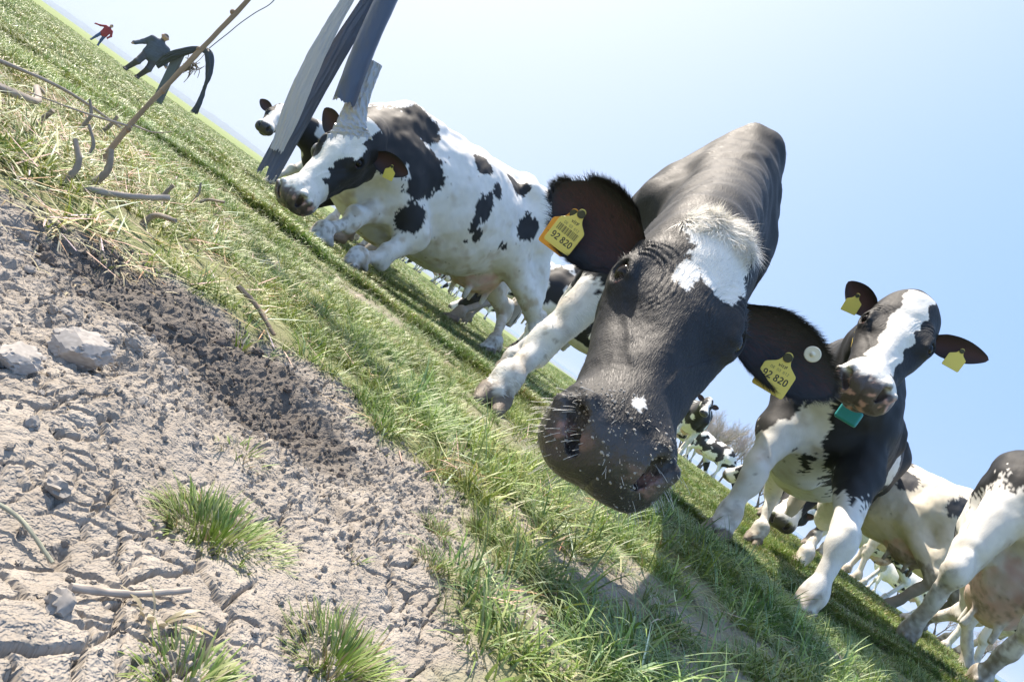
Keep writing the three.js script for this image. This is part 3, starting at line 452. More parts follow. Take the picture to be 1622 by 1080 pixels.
// ---------- the cow that noses at the lens ----------
const heroBlaze = blotch([[0.002, 0, 0.02, 0.058, 0.2, 0.06], [0.020, 0, 0.08, 0.062, 0.2, 0.058], [0.036, 0, 0.125, 0.043, 0.2, 0.026], [-0.018, 0, 0.145, 0.02, 0.2, 0.04]], 0.34, 20, 3);
const heroSnip = blotch([[0.0, -0.02, 0.445, 0.014, 0.03, 0.014]], 0.5, 50, 9);
const heroWhite = blotch([[-0.2, 0.2, 0.6, 0.3, 0.42, 0.5], [0.2, 0.2, 0.6, 0.3, 0.42, 0.5], [0.1, 1.2, -0.95, 0.25, 0.35, 0.3], [0, 0.5, -0.2, 0.3, 0.2, 0.5], [0.2, 0.2, -0.7, 0.3, 0.4, 0.4], [-0.2, 0.2, -0.7, 0.3, 0.4, 0.4]], 0.22, 7, 21);
const hero = makeCow({
  label: 'black cow with white forehead blaze stretching its muzzle towards the lens', at: [0.336, 0, -2.70], turn: -0.08, headScale: 0.955, world: true, seed: 1, cell: 0.011, headCell: 0.0033, detail: true, pitch: 0.10, mud: 0.28, fat: 0.74, nostrilPink: 0.9,
  legs: { fr: { hoof: [0.05, 0.0, -1.88], knee: [0.085, 0.25, -2.07], mid: [0.15, 0.60, -2.2], fet: [0.053, 0.105, -1.94] }, fl: { hoof: [0.325, 0, -2.10], knee: [0.385, 0.33, -2.18], mid: [0.485, 0.62, -2.24] }, hr: { hoof: [0.05, 0, -3.45] }, hl: { hoof: [0.45, 0, -3.3] } },
  head: { at: [0.177, 0.540, -1.108], dir: [-0.01, -0.715, 0.70], up: [-0.08, 0.70, 0.71] },
  ears: { r: { a: [-0.94, 0.06, -0.24], n: [-0.12, 0.5, 0.85], L: 0.215, W: 0.075, cup: 0.8 }, l: { a: [0.95, -0.12, -0.10], n: [0.1, 0.75, 0.6], L: 0.258, W: 0.066, cup: 0.8 } },
  paintHead: (x, y, z) => heroBlaze(x, y, z) < 0 && y > -0.09 ? WHITE : heroSnip(x, y, z) < 0 ? WHITE : BLACK,
  paint: (x, y, z) => heroWhite(x, y, z) < 0 ? WHITE : BLACK,
});

{
  const { root, frame, ears, bm } = hero, { fromHead, toHead, hx, hy, hz, colorAt } = frame;
  const hg = frame.parts[1], earPos = new THREE.BufferGeometry();
  const sstepZ = (z) => 1 - sstep(0.42, 0.455, z);
  // short coat on the face, longer on the poll
  const flow = (p, n) => { const q = toHead(p.x, p.y, p.z); return V().addScaledVector(hz, -1).addScaledVector(hx, q[0] * 5).addScaledVector(hy, -0.2); };
  growHair('coat_hair', root, hg, 90000, { len: 0.011, width: 0.0008, lift: 0.16, mess: 0.35, flow, where: p => { const q = toHead(p.x, p.y, p.z); return sstepZ(q[2]) * (Math.hypot(Math.abs(q[0]) - 0.108, q[1] + 0.05, q[2] - 0.172) < 0.028 ? 0 : 1); }, color: p => { const c = colorAt(p.x, p.y, p.z); return c[0] > 0.2 ? c : [0.017, 0.0185, 0.0225]; }, seed: 8 });
  // body coat
  growHair('coat_hair', root, frame.parts[0], 120000, { len: 0.02, width: 0.0016, lift: 0.12, mess: 0.25, flow: () => V(0, -0.35, -1), where: p => p.z > 0.2 ? 1 : 0.06, color: p => { const c = colorAt(p.x, p.y, p.z); return c[0] > 0.1 ? c : [0.017, 0.0185, 0.0225]; }, seed: 18 });
  // tousled forelock
  const r = rng(31);
  growHair('forelock', root, hg, 5200, { len: 0.026, width: 0.00085, lift: 0.5, mess: 1.2, flow: (p) => { const q = toHead(p.x, p.y, p.z); const w = Math.sin(q[0] * 90) + Math.cos(q[2] * 110); return V().addScaledVector(hx, 0.5 + w * 0.7).addScaledVector(hz, 0.35 - w * 0.4); }, where: p => { const q = toHead(p.x, p.y, p.z); return q[1] > -0.06 && heroBlaze(q[0], q[1], q[2]) < 0.15 ? 1 - sstep(0.0, 0.045, q[2]) : 0; }, color: () => [0.80, 0.77, 0.70], seed: 33 });
  // dark fringe beside the forelock on the cow's left, and fur on both ears
  for (const k of ['r', 'l']) {
    const E = ears[k], eg = frame.parts[k === 'r' ? 2 : 3], b = V().crossVectors(E.a, E.n);
    const tOf = p => clamp(p.clone().sub(E.base).dot(E.a) / E.L), sOf = p => p.clone().sub(E.base).dot(b) / E.W;
    growHair('ear_fur', root, eg, k === 'r' ? 15000 : 20000, { len: 0.017, width: 0.0008, lift: 0.22, mess: 0.4, flow: (p, n) => { const s = sOf(p); return E.a.clone().addScaledVector(b, s * 0.9); }, where: p => { const s = Math.abs(sOf(p)), t = tOf(p); return k === 'r' ? 0.12 + 2.5 * sstep(0.62, 0.95, s) + sstep(0.85, 1, t) * 2 : 0.9 + sstep(0.6, 0.9, s); }, color: () => [0.017, 0.0165, 0.018], seed: 40 });
  }
  // whiskers
  const wk = [];
  for (let i = 0; i < 230; i++) {
    const a = r() * Math.PI * 2, rad = 0.35 + 0.65 * Math.sqrt(r()), x = Math.cos(a) * 0.09 * rad, y = -0.085 + Math.sin(a) * 0.07 * rad; if (y > -0.03 && r() < 0.6) continue;
    const z = 0.44 + 0.09 * Math.sqrt(Math.max(0, 1 - rad * rad)) - 0.01, L = 0.018 + r() * 0.035, o = V(x, (y + 0.08), 0.03 + r() * 0.03).normalize();
    const pts = [0, 0.35, 0.7, 1].map(t => fromHead(x + o.x * L * t + (r() - 0.5) * 0.003, y + o.y * L * t - L * 0.25 * t * t, z + o.z * L * t));
    wk.push(new THREE.TubeGeometry(new THREE.CatmullRomCurve3(pts), 5, 0.00033, 3));
  }
  mesh('whiskers', mergeGeometries(wk), new THREE.MeshStandardMaterial({ color: new THREE.Color().setRGB(0.62, 0.60, 0.55), roughness: 0.4 }), root).userData.kind = 'stuff';
  // crumbs of soil stuck to the nose
  const cg = new THREE.IcosahedronGeometry(1, 0), M = [], hp2 = hg.attributes.position, mm = new THREE.Matrix4();
  for (let i = 0; i < 60000 && M.length < 620; i++) { const v = Math.floor(r() * hp2.count), p = V().fromBufferAttribute(hp2, v), q = toHead(p.x, p.y, p.z); if (q[2] < 0.43 || q[1] < -0.125) continue; if (fbm(q[0] * 30, q[1] * 30, q[2] * 30) + (q[1] > -0.06 ? 0.15 : -0.1) < 0.02 + r() * 0.2) continue;
    const s = 0.0006 + Math.pow(r(), 3) * 0.0018; mm.makeRotationFromEuler(new THREE.Euler(r() * 6, r() * 6, r() * 6)).scale(V(s, s * 0.7, s * 1.2)).setPosition(p); M.push(mm.clone()); }
  const im = new THREE.InstancedMesh(cg, new THREE.MeshStandardMaterial({ color: new THREE.Color().setRGB(0.36, 0.33, 0.29), roughness: 1 }), M.length); M.forEach((q, i) => im.setMatrixAt(i, q)); im.name = 'soil_crumbs'; im.userData.kind = 'stuff'; root.add(im);
  // tags
  const up = V(0.02, 1, 0), pr = tagPrint(true), pl = tagPrint(false), toCam = p => { root.updateMatrixWorld(); return root.worldToLocal(camera.position.clone()).sub(p); };
  { const E = ears.r, b = V().crossVectors(E.a, E.n), p = E.base.clone().addScaledVector(E.a, E.L * 0.62).addScaledVector(E.n, 0.035); p.y += 0.0; const f = toCam(p).add(V(0.15, 0.0, 0)); earTag(root, p, f, up, 0.052, 0.072, { print: pr });
    const q = p.clone().add(V(-0.012, -0.004, -0.012)); earTag(root, q, f.clone().add(V(-0.4, -0.1, 0)), V(0.06, 1, 0), 0.052, 0.074, { mat: orangePlastic }).children[1].visible = true; }
  { const E = ears.l, p = E.base.clone().addScaledVector(E.a, E.L * 0.5).addScaledVector(E.n, 0.036); p.y -= 0.005; earTag(root, p, toCam(p).add(V(-0.05, 0, 0)), V(-0.03, 1, 0), 0.055, 0.066, { print: pl });
    const k = new THREE.Group(); k.name = 'ear_button'; root.add(k); const c = E.base.clone().addScaledVector(E.a, E.L * 0.63).addScaledVector(E.n, 0.036); c.y += 0.022; k.position.copy(c); { const z = toCam(c).normalize(), x = V().crossVectors(V(0, 1, 0), z).normalize(); k.quaternion.setFromRotationMatrix(new THREE.Matrix4().makeBasis(x, V().crossVectors(z, x), z)); } const wm = new THREE.MeshPhysicalMaterial({ color: new THREE.Color().setRGB(0.72, 0.70, 0.58), roughness: 0.35 });
    mesh('button_disc', new THREE.LatheGeometry([[0, 0.003], [0.0105, 0.003], [0.0118, 0.0035], [0.0132, 0.0028], [0.0136, 0.001], [0.013, 0]].map(([a, h]) => new THREE.Vector2(a, h)), 36).rotateX(Math.PI / 2), wm, k); mesh('button_pin', new THREE.LatheGeometry([[0, 0.008], [0.002, 0.0078], [0.0042, 0.005], [0.0048, 0.003]].map(([a, h]) => new THREE.Vector2(a, h)), 20).rotateX(Math.PI / 2), wm, k); }
}
// ---------- the rest of the herd ----------
const earPlain = { r: { a: [-0.92, 0.1, -0.35], n: [-0.12, 0.5, 0.85] }, l: { a: [0.92, 0.1, -0.35], n: [0.12, 0.5, 0.85] } };
const clone = o => JSON.parse(JSON.stringify(o));
const patches = (list, rough = 0.3, f = 6, seed = 1, dark = BLACK, light = WHITE) => { const b = blotch(list, rough, f, seed); return (x, y, z) => b(x, y, z) < 0 ? dark : light; };
const noisePatch = (seed, cover, f = 2.2, dark = BLACK, light = WHITE) => (x, y, z) => fbm(x * f + seed * 7.1, y * f + seed, z * f, 2) + 0.06 * N3(x * 18, y * 18, z * 18 + seed) + (y < 0.62 ? -0.4 : 0) > 0.5 - cover ? dark : light;
const blazeHead = (w = 0.035, dark = BLACK, light = WHITE, seed = 0) => (x, y, z) => { const e = 0.02 * N3(x * 14 + seed, y * 14, z * 14); return (Math.abs(x) + e < w + 0.05 * sstep(0.25, 0.42, z) && y > -0.12) || z + e > 0.40 ? light : dark; };
function addTags(c, w = 0.05, both = true) { const { root, ears } = c; for (const k of both ? ['r', 'l'] : ['l']) { const E = ears[k], p = E.base.clone().addScaledVector(E.a, E.L * 0.55).addScaledVector(E.n, 0.022); earTag(root, p, E.n.clone().add(V(0, 0, 0.3)), V(0, 1, 0), w, w * 1.25); } }
function collar(c, color, t = 0.2, plate, plateAt) { // a strap round the neck, laid on the coat, with a number plate below
  const { root, frame } = c, { whole, nb, occ, thr } = frame, top = occ.clone().lerp(V(...nb), t), cen = top.clone().lerp(thr.clone().lerp(V(...nb).add(V(0, -0.25, 0.06)), t), 0.5), axis = V(...nb).sub(occ).normalize();
  const e1 = V(1, 0, 0).addScaledVector(axis, -axis.x).normalize(), e2 = V().crossVectors(axis, e1), P = [], I = [], n = 64; let low = null;
  for (let i = 0; i <= n; i++) { const a = i / n * Math.PI * 2, o = V().addScaledVector(e1, Math.cos(a)).addScaledVector(e2, Math.sin(a)); let r = 0.02; while (r < 0.4 && whole(cen.x + o.x * r, cen.y + o.y * r, cen.z + o.z * r) < 0.006) r += 0.004; const p = cen.clone().addScaledVector(o, r); if (!low || p.y < low.y) low = p.clone();
    for (const [q, e] of [[-0.018, 0], [0.018, 0], [0.018, 0.005], [-0.018, 0.005]]) { const v = p.clone().addScaledVector(axis, q).addScaledVector(o, e); P.push(v.x, v.y, v.z); } }
  for (let i = 0; i < n; i++) for (let k = 0; k < 4; k++) { const a = i * 4 + k, b = i * 4 + (k + 1) % 4; I.push(a, b, a + 4, b, b + 4, a + 4); }
  const g = new THREE.Group(); g.name = 'collar'; root.add(g); mesh('strap', geo(P, I), new THREE.MeshStandardMaterial({ color: new THREE.Color().setRGB(...color), roughness: 0.6, side: THREE.DoubleSide }), g);
  if (plate) { root.updateMatrixWorld(); if (plateAt) low = root.worldToLocal(V(...plateAt)); const b = mesh('transponder', new RoundedBoxGeometry(0.075, 0.055, 0.03, 3, 0.008), new THREE.MeshStandardMaterial({ color: new THREE.Color().setRGB(...plate), roughness: 0.5 }), g); b.position.copy(low).add(V(0, -0.025, 0.01)); }
}
// white cow banking round in front of the herd
const leftPaint = (() => { const b = blotch([
  [0.25, 1.16, 0.62, 0.22, 0.24, 0.24], [0.2, 1.28, 0.44, 0.2, 0.13, 0.15], [0.25, 1.0, 0.40, 0.2, 0.17, 0.14], [0.25, 0.76, 0.40, 0.12, 0.10, 0.08], [0.1, 1.12, 0.85, 0.16, 0.16, 0.16],
  [0.3, 0.98, -0.06, 0.12, 0.10, 0.045], [0.3, 0.92, -0.005, 0.12, 0.12, 0.035], [0.3, 0.82, -0.06, 0.1, 0.05, 0.035], [0.22, 1.22, 0.0, 0.1, 0.06, 0.07], [0.3, 1.12, -0.12, 0.1, 0.05, 0.04],
  [0.3, 1.0, -0.46, 0.1, 0.10, 0.075], [0.2, 1.24, -0.36, 0.1, 0.08, 0.09], [0.28, 0.83, -0.33, 0.1, 0.028, 0.022], [0.28, 0.83, -0.285, 0.1, 0.028, 0.018], [0.28, 0.76, -0.02, 0.1, 0.02, 0.02], [-0.3, 1.0, -0.3, 0.15, 0.3, 0.3]], 0.42, 9, 5); const st = (x, y, z) => sstep(0.15, 0.5, fbm(x * 7 + 4, y * 7, z * 7)) * (1 - sstep(0.6, 0.85, y)); return (x, y, z) => b(x, y, z) < 0 ? BLACK : mix3(WHITE, [0.45, 0.36, 0.24], 0.75 * st(x, y, z)); })();
const leftCow = makeCow({ label: 'white cow with black shoulder and small black blotches, forelegs stretched out', at: [-0.83, -0.23, -4.33], turn: -0.742, scale: 1.09, roll: 0.19, world: true, seed: 3, cell: 0.012, headCell: 0.006, detail: true, pitch: 0.19, mud: 0.3, udder: 0.9,
  legs: { fr: { hoof: [-1.19, -0.05, -3.55], mid: [-1.10, 0.42, -4.0], knee: [-1.13, 0.22, -3.76], hd: [-0.9, 0, 0.4] }, fl: { hoof: [-0.99, -0.06, -3.68], mid: [-0.86, 0.36, -4.05], knee: [-0.89, 0.16, -3.9], hd: [-0.9, 0, 0.4] }, hr: { hoof: [-0.12, -0.03, -4.85], hd: [-0.7, 0, 0.7] }, hl: { hoof: [0.11, -0.04, -4.6], hd: [-0.7, 0, 0.7] } },
  head: { at: [-1.33, 0.68, -3.62], dir: [-0.03, -0.86, 0.5], up: [-0.15, 0.5, 0.85] }, ears: { r: { a: [-0.85, 0.2, -0.3], n: [-0.2, 0.6, 0.7], L: 0.17 }, l: { a: [0.92, -0.2, -0.2], n: [0.1, 0.6, 0.7], L: 0.18, W: 0.055 } },
  paintHead: (x, y, z) => { const e = 0.02 * N3(x * 15, y * 15, z * 15 + 2); return (x + e > 0.045 && z + e < 0.36 && z > 0.06 && y < -0.012) || (x > 0.07 && z < 0.1) || (x + e < -0.07 && z < 0.26) ? BLACK : WHITE; }, muzzlePink: 0.25, headScale: 1.1, muzzle: [0.10, 0.075, 0.07], paint: leftPaint });
addTags(leftCow, 0.055, false);
// heifer face on, on the right
const rightPaint = (x, y, z) => { const e = 0.05 * fbm(x * 9, y * 9, z * 9 + 4, 3) + 0.02 * N3(x * 40, y * 40, z * 40), front = sstep(0.2, 0.45, z), w = Math.exp(-Math.pow((x + 0.015) / 0.10, 2));
  const lim = lerp(0.66 + (z < -0.55 ? 0.25 : 0), 0.62 + 0.32 * w, front); if (y + e * 1.6 > lim) return BLACK; if (x < -0.215 && z > 0.2 && y > 0.40 && y + e > 0.42) return BLACK; return Math.hypot(x - 0.04, y - 0.66, 0) < 0.025 + e ? BLACK : WHITE; };
const rightCow = makeCow({ label: 'young black and white cow with teal collar facing the lens on the right', at: [1.45, -0.11, -3.13], turn: -0.5, scale: 0.9, world: true, seed: 5, cell: 0.012, headCell: 0.005, detail: true, mud: 0.3, udder: 0, fat: 0.9,
  legs: { fr: { hoof: [1.0, 0.03, -2.42], knee: [1.01, 0.30, -2.46], mid: [1.06, 0.53, -2.62] }, fl: { hoof: [1.25, -0.01, -2.12], knee: [1.27, 0.30, -2.2], mid: [1.34, 0.53, -2.48] }, hr: { hoof: [1.75, 0.03, -3.75] }, hl: { hoof: [2.12, 0.06, -3.9] } },
  head: { at: [0.956, 1.03, -2.08], dir: [-0.24, -0.77, 0.6], up: [-0.36, 0.64, 0.69] }, ears: { r: { a: [-0.85, 0.2, -0.5], n: [-0.2, 0.5, 0.8], L: 0.17, W: 0.05 }, l: { a: [0.95, 0.05, -0.2], n: [0.1, 0.6, 0.7], L: 0.2, W: 0.045 } },
  paintHead: (x, y, z) => { const e = 0.012 * N3(x * 15, y * 15, z * 15 + 6); return (x + e > 0.05 && z < 0.42) || (x + e < -0.042 && z < 0.38) ? BLACK : WHITE; }, muzzlePink: 0.22, muzzle: [0.10, 0.078, 0.072], paint: rightPaint });
addTags(rightCow, 0.055, true); collar(rightCow, [0.66, 0.50, 0.06], 0.14, [0.03, 0.30, 0.32], [0.965, 0.635, -2.03]);
const rearPaint = patches([[0.05, 1.35, 0.1, 0.4, 0.18, 0.22], [0.3, 1.05, 0.05, 0.2, 0.12, 0.1], [0.3, 1.15, -0.25, 0.2, 0.10, 0.12], [0.25, 1.15, -0.75, 0.15, 0.12, 0.12], [-0.25, 1.2, -0.5, 0.2, 0.2, 0.3]], 0.45, 7, 15, [0.05, 0.05, 0.052], [0.66, 0.60, 0.48]);
const cCow = makeCow({ label: 'cream cow with grey blotches and mud caked hind legs, seen from behind', at: [3.8, 0.08, -6.5], turn: -2.56, world: true, seed: 7, cell: 0.018, headCell: 0.014, mud: 1.1, legThick: 1.35,
  legs: { fr: { hoof: [3.3, 0.05, -7.1] }, fl: { hoof: [3.0, 0.05, -6.8] }, hr: { hoof: [4.49, 0.12, -6.1] }, hl: { hoof: [3.94, 0.07, -5.8] } }, head: { at: [3.05, 0.75, -7.4], dir: [-0.4, -0.75, -0.5], up: [-0.4, 0.6, -0.6] }, ears: earPlain, paintHead: blazeHead(0.05), paint: rearPaint });
const dPaint = patches([[0, 1.38, -0.55, 0.6, 0.40, 0.75], [0.22, 1.2, -0.45, 0.3, 0.34, 0.4], [0.1, 1.3, -0.75, 0.3, 0.16, 0.3], [-0.3, 1.05, -0.45, 0.25, 0.4, 0.5], [0, 1.2, 0.3, 0.5, 0.3, 0.5], [0.3, 0.95, 0.0, 0.2, 0.3, 0.3]], 0.3, 7, 19);
const dCow = makeCow({ label: 'cow at the right edge turning away, black flank, white hind legs and hanging udder', at: [3.1, 0.0, -3.82], turn: 2.5, world: true, seed: 9, cell: 0.014, headCell: 0.014, mud: 0.5, udder: 1.5, tail: false, legThick: 1.12,
  legs: { fr: { hoof: [3.4, 0.05, -4.7] }, fl: { hoof: [3.6, 0.05, -4.3] }, hl: { hoof: [2.47, 0.03, -3.35], hd: [0.3, 0, -1] }, hr: { hoof: [2.80, 0.06, -3.25], hd: [0.3, 0, -1] } }, head: { at: [4.0, 1.2, -5.0], dir: [0.5, -0.6, -0.6] }, ears: earPlain, paintHead: blazeHead(0.04), paint: dPaint });
const eCow = makeCow({ label: 'cow peering out behind the hanging plastic, dark ears and white face', at: [-2.62, -0.22, -7.7], turn: -0.46, scale: 0.92, world: true, seed: 11, cell: 0.022, headCell: 0.011, mud: 0.3,
  legs: { fr: { hoof: [-3.1, -0.02, -7.05] }, fl: { hoof: [-2.75, -0.02, -6.95] }, hr: { hoof: [-2.4, -0.02, -8.4] }, hl: { hoof: [-2.1, -0.02, -8.2] } }, head: { at: [-3.17, 0.74, -6.6], dir: [0.25, -0.5, 0.8], up: [0.1, 0.7, 0.6] }, ears: earPlain, paintHead: blazeHead(0.06), paint: noisePatch(4, 0.55) });
const fCow = makeCow({ label: 'black cow with lowered head and chain collar behind the stretched forelegs', at: [-1.95, -0.05, -6.6], turn: -0.4, world: true, seed: 13, cell: 0.022, headCell: 0.012, mud: 0.2,
  legs: { fr: { hoof: [-2.3, 0, -6.0] }, fl: { hoof: [-1.95, 0, -5.9] }, hr: { hoof: [-2.0, 0, -7.5] }, hl: { hoof: [-1.68, 0, -7.4] } }, head: { at: [-1.88, 0.52, -5.35], dir: [-0.35, -0.85, 0.4], up: [-0.5, 0.4, 0.7] }, ears: earPlain, paintHead: () => BLACK, paint: (x, y, z) => y < 0.3 ? WHITE : BLACK });
const hCow = makeCow({ label: 'pale cow with muddy grey hind legs standing behind the white spotted cow', at: [-1.0, -0.12, -5.85], turn: -0.85, world: true, seed: 14, cell: 0.02, headCell: 0.02, mud: 1.1, pitch: 0.08,
  legs: { fr: { hoof: [-1.65, 0, -5.45] }, fl: { hoof: [-1.35, 0, -5.2] }, hr: { hoof: [-0.52, 0.0, -6.35], hd: [-0.7, 0, 0.6] }, hl: { hoof: [-0.55, 0.0, -5.75], hd: [-0.7, 0, 0.6] } }, head: { at: [-1.75, 0.9, -5.0], dir: [-0.5, -0.8, 0.4] }, ears: earPlain, paintHead: blazeHead(0.05), paint: noisePatch(6, 0.25) });
// grazing and walking cows farther off: three bodies, repeated with their own coats
function farCow(label, x, z, turn, pose, seed, cover, dark = BLACK, light = WHITE, cell = 0.03, dy = 0) {
  const gr = pose === 'graze', y = landY(x, z) + dy;
  return makeCow({ label, group: 'cows far out on the pasture', at: [x, y, z], turn, seed, cell, headCell: cell * 0.6, mud: 0.25, tail: true,
    legs: { fr: { hoof: [-0.17, 0, 0.62] }, fl: { hoof: [0.17, 0, 0.42] }, hr: { hoof: [-0.17, 0, -0.62] }, hl: { hoof: [0.17, 0, -0.82] } },
    head: gr ? { at: [0.05, 0.52, 1.30], dir: [0.05, -0.85, 0.45], up: [0, 0.5, 0.8] } : { at: [0.0, 1.35, 1.25], dir: [0.1, -0.55, 0.8] }, ears: clone(earPlain), paintHead: blazeHead(0.04, dark, light, seed), paint: noisePatch(seed, cover, 2.2, dark, light) });
}

farCow('black and white cow trotting in the gap right of the near muzzle', 4.35, -15.0, -0.25, 'walk', 31, 0.6, BLACK, WHITE, 0.025, 0.0);
farCow('white cow with large black saddle far off by the bare trees', 8.6, -25, 0.9, 'graze', 33, 0.55);
farCow('second far cow beside the black saddled one by the bare trees', 7.9, -26.5, 1.6, 'graze', 34, 0.5);
farCow('plain white cow far off between the legs of the cream cow', 14.3, -21, -2.2, 'walk', 36, 0.12);
farCow('brown and white cow seen under the belly of the spotted cow', -5.6, -33, -2.0, 'walk', 38, 0.75, [0.16, 0.055, 0.03]);
farCow('black and white cow standing behind the spotted cow hind legs', -0.35, -9.2, -2.0, 'walk', 40, 0.7, BLACK, WHITE, 0.024);
farCow('white cow with black spots low in the right corner', 6.0, -6.6, -2.0, 'walk', 42, 0.4, BLACK, WHITE, 0.02, -0.1);
farCow('pinkish white cow between the hind legs of the right edge cow', 5.6, -8.2, -2.3, 'walk', 44, 0.25, BLACK, [0.74, 0.66, 0.58], 0.022);
const grazer = farCow('black cow with yellow number tag grazing between the forelegs of the collared cow', 2.9, -5.65, -0.6, 'graze', 46, 0.85, BLACK, WHITE, 0.02);
addTags(grazer, 0.09, true);
farCow('black and white cow lying low behind the grazing black one', 6.9, -11.5, -1.4, 'graze', 47, 0.55, BLACK, WHITE, 0.026);
farCow('dark cow beyond the near black cow foreleg', 0.55, -8.0, -1.9, 'graze', 49, 0.6, BLACK, WHITE, 0.026);
{ const row = [[-9.2, -41, -1.4, 51, 0.7, 'first'], [-8.0, -41.6, -1.7, 52, 0.6, 'second'], [-6.7, -41, -1.2, 53, 0.75, 'third'], [-5.4, -42, 1.5, 54, 0.5, 'fourth'], [-4.0, -41, -1.6, 55, 0.55, 'fifth'], [-2.7, -42, 1.3, 56, 0.5, 'last']];
  for (const [x, z, t, sd, cv, w] of row) farCow(`${w} cow from the left in the far row under the spotted cow belly`, x, z, t, sd % 2 ? 'graze' : 'walk', sd, cv, BLACK, WHITE, 0.045); }
// ---------- grass ----------
// a tuft: blades with a fold, each of its own length, bend and green
function bladeInto(P, I, C, o) { // o: x, z, len, w, az, lean, curl, col, segs
  const n = o.segs ?? 4, base = P.length / 3, dx = Math.cos(o.az), dz = Math.sin(o.az); let x = o.x, y = -0.006, z = o.z, th = o.lean;
  for (let k = 0; k <= n; k++) { const t = k / n, w = o.w * 0.5 * (k === n ? 0.06 : (1 - 0.75 * t * t)); P.push(x - dz * w, y, z + dx * w, x + dz * w, y, z - dx * w); const c = o.col; C.push(...c, ...c); const s = o.len / n; x += dx * Math.sin(th) * s; z += dz * Math.sin(th) * s; y += Math.cos(th) * s; th = Math.min(2.3, th + o.curl / n); }
  for (let k = 0; k < n; k++) { const a = base + k * 2; I.push(a, a + 1, a + 2, a + 1, a + 3, a + 2); }
}
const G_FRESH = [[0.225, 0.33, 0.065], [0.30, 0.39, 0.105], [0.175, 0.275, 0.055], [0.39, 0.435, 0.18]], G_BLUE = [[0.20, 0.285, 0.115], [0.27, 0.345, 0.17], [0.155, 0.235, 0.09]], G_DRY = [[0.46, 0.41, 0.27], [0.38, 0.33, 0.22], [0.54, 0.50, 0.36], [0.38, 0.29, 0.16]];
function tuftGeo(seed, n, o) {
  const r = rng(seed), P = [], I = [], C = [];
  for (let i = 0; i < n; i++) { const dry = r() < o.dry, set = dry ? G_DRY : o.set, c = set[Math.floor(r() * set.length)], k = 0.8 + 0.45 * r(), a = r() * 6.283, q = Math.sqrt(r()) * o.r, out = q / o.r;
    bladeInto(P, I, C, { x: Math.cos(a) * q, z: Math.sin(a) * q, len: o.len * (0.45 + 0.75 * r()) * (dry ? 0.8 : 1), w: o.w * (0.7 + 0.6 * r()), az: a + (r() - 0.5) * 1.6, lean: (0.3 + 0.8 * out * r() + (dry ? 0.6 * r() : 0)) * (o.lean ?? 1), curl: (0.3 + 1.5 * r()) * (o.curl ?? 1), col: [c[0] * k, c[1] * k, c[2] * k], segs: o.segs }); }
  return geo(P, I, null, C);
}
const bladeMat = new THREE.MeshPhysicalMaterial({ color: 0xffffff, vertexColors: true, roughness: 0.5, transmission: 0.45, thickness: 0, side: THREE.DoubleSide, specularIntensity: 0.7 });
const strawMat = new THREE.MeshStandardMaterial({ color: 0xffffff, vertexColors: true, roughness: 0.85, side: THREE.DoubleSide });
const inView = (x, z, m = 0.25) => { const d = -z; if (d < 0.12) return false; const u = x / d * 1057, c = 0.8151, s = 0.5793; // rough outline of what the lens takes in of the ground
  for (const h of [-0.22, 0.0]) { const v = h / d * 1057, X = u * c + v * s, Y = u * s - v * c; if (Math.abs(X) < 811 * (1 + m) && Math.abs(Y) < 540 * (1 + m)) return true; } return false; };
function scatter(name, label, variants, spots, mat) { // one InstancedMesh per variant under one heading
  const root = new THREE.Group(); root.name = name; scene.add(root); tag(root, label, 'grass', null, 'stuff');
  const by = variants.map(() => []); for (const s of spots) by[s.v % variants.length].push(s);
  variants.forEach((g, k) => { const im = new THREE.InstancedMesh(g, mat, by[k].length), m = new THREE.Matrix4(), q = new THREE.Quaternion(), e = new THREE.Euler(); by[k].forEach((s, i) => { e.set(s.tx ?? 0, s.a, s.tz ?? 0); q.setFromEuler(e); m.compose(V(s.x, s.y, s.z), q, V(s.s, s.s * (s.h ?? 1), s.s)); im.setMatrixAt(i, m); im.setColorAt(i, s.c); }); im.name = 'grass_blades'; im.userData.kind = 'stuff'; im.castShadow = im.receiveShadow = true; root.add(im); });
}
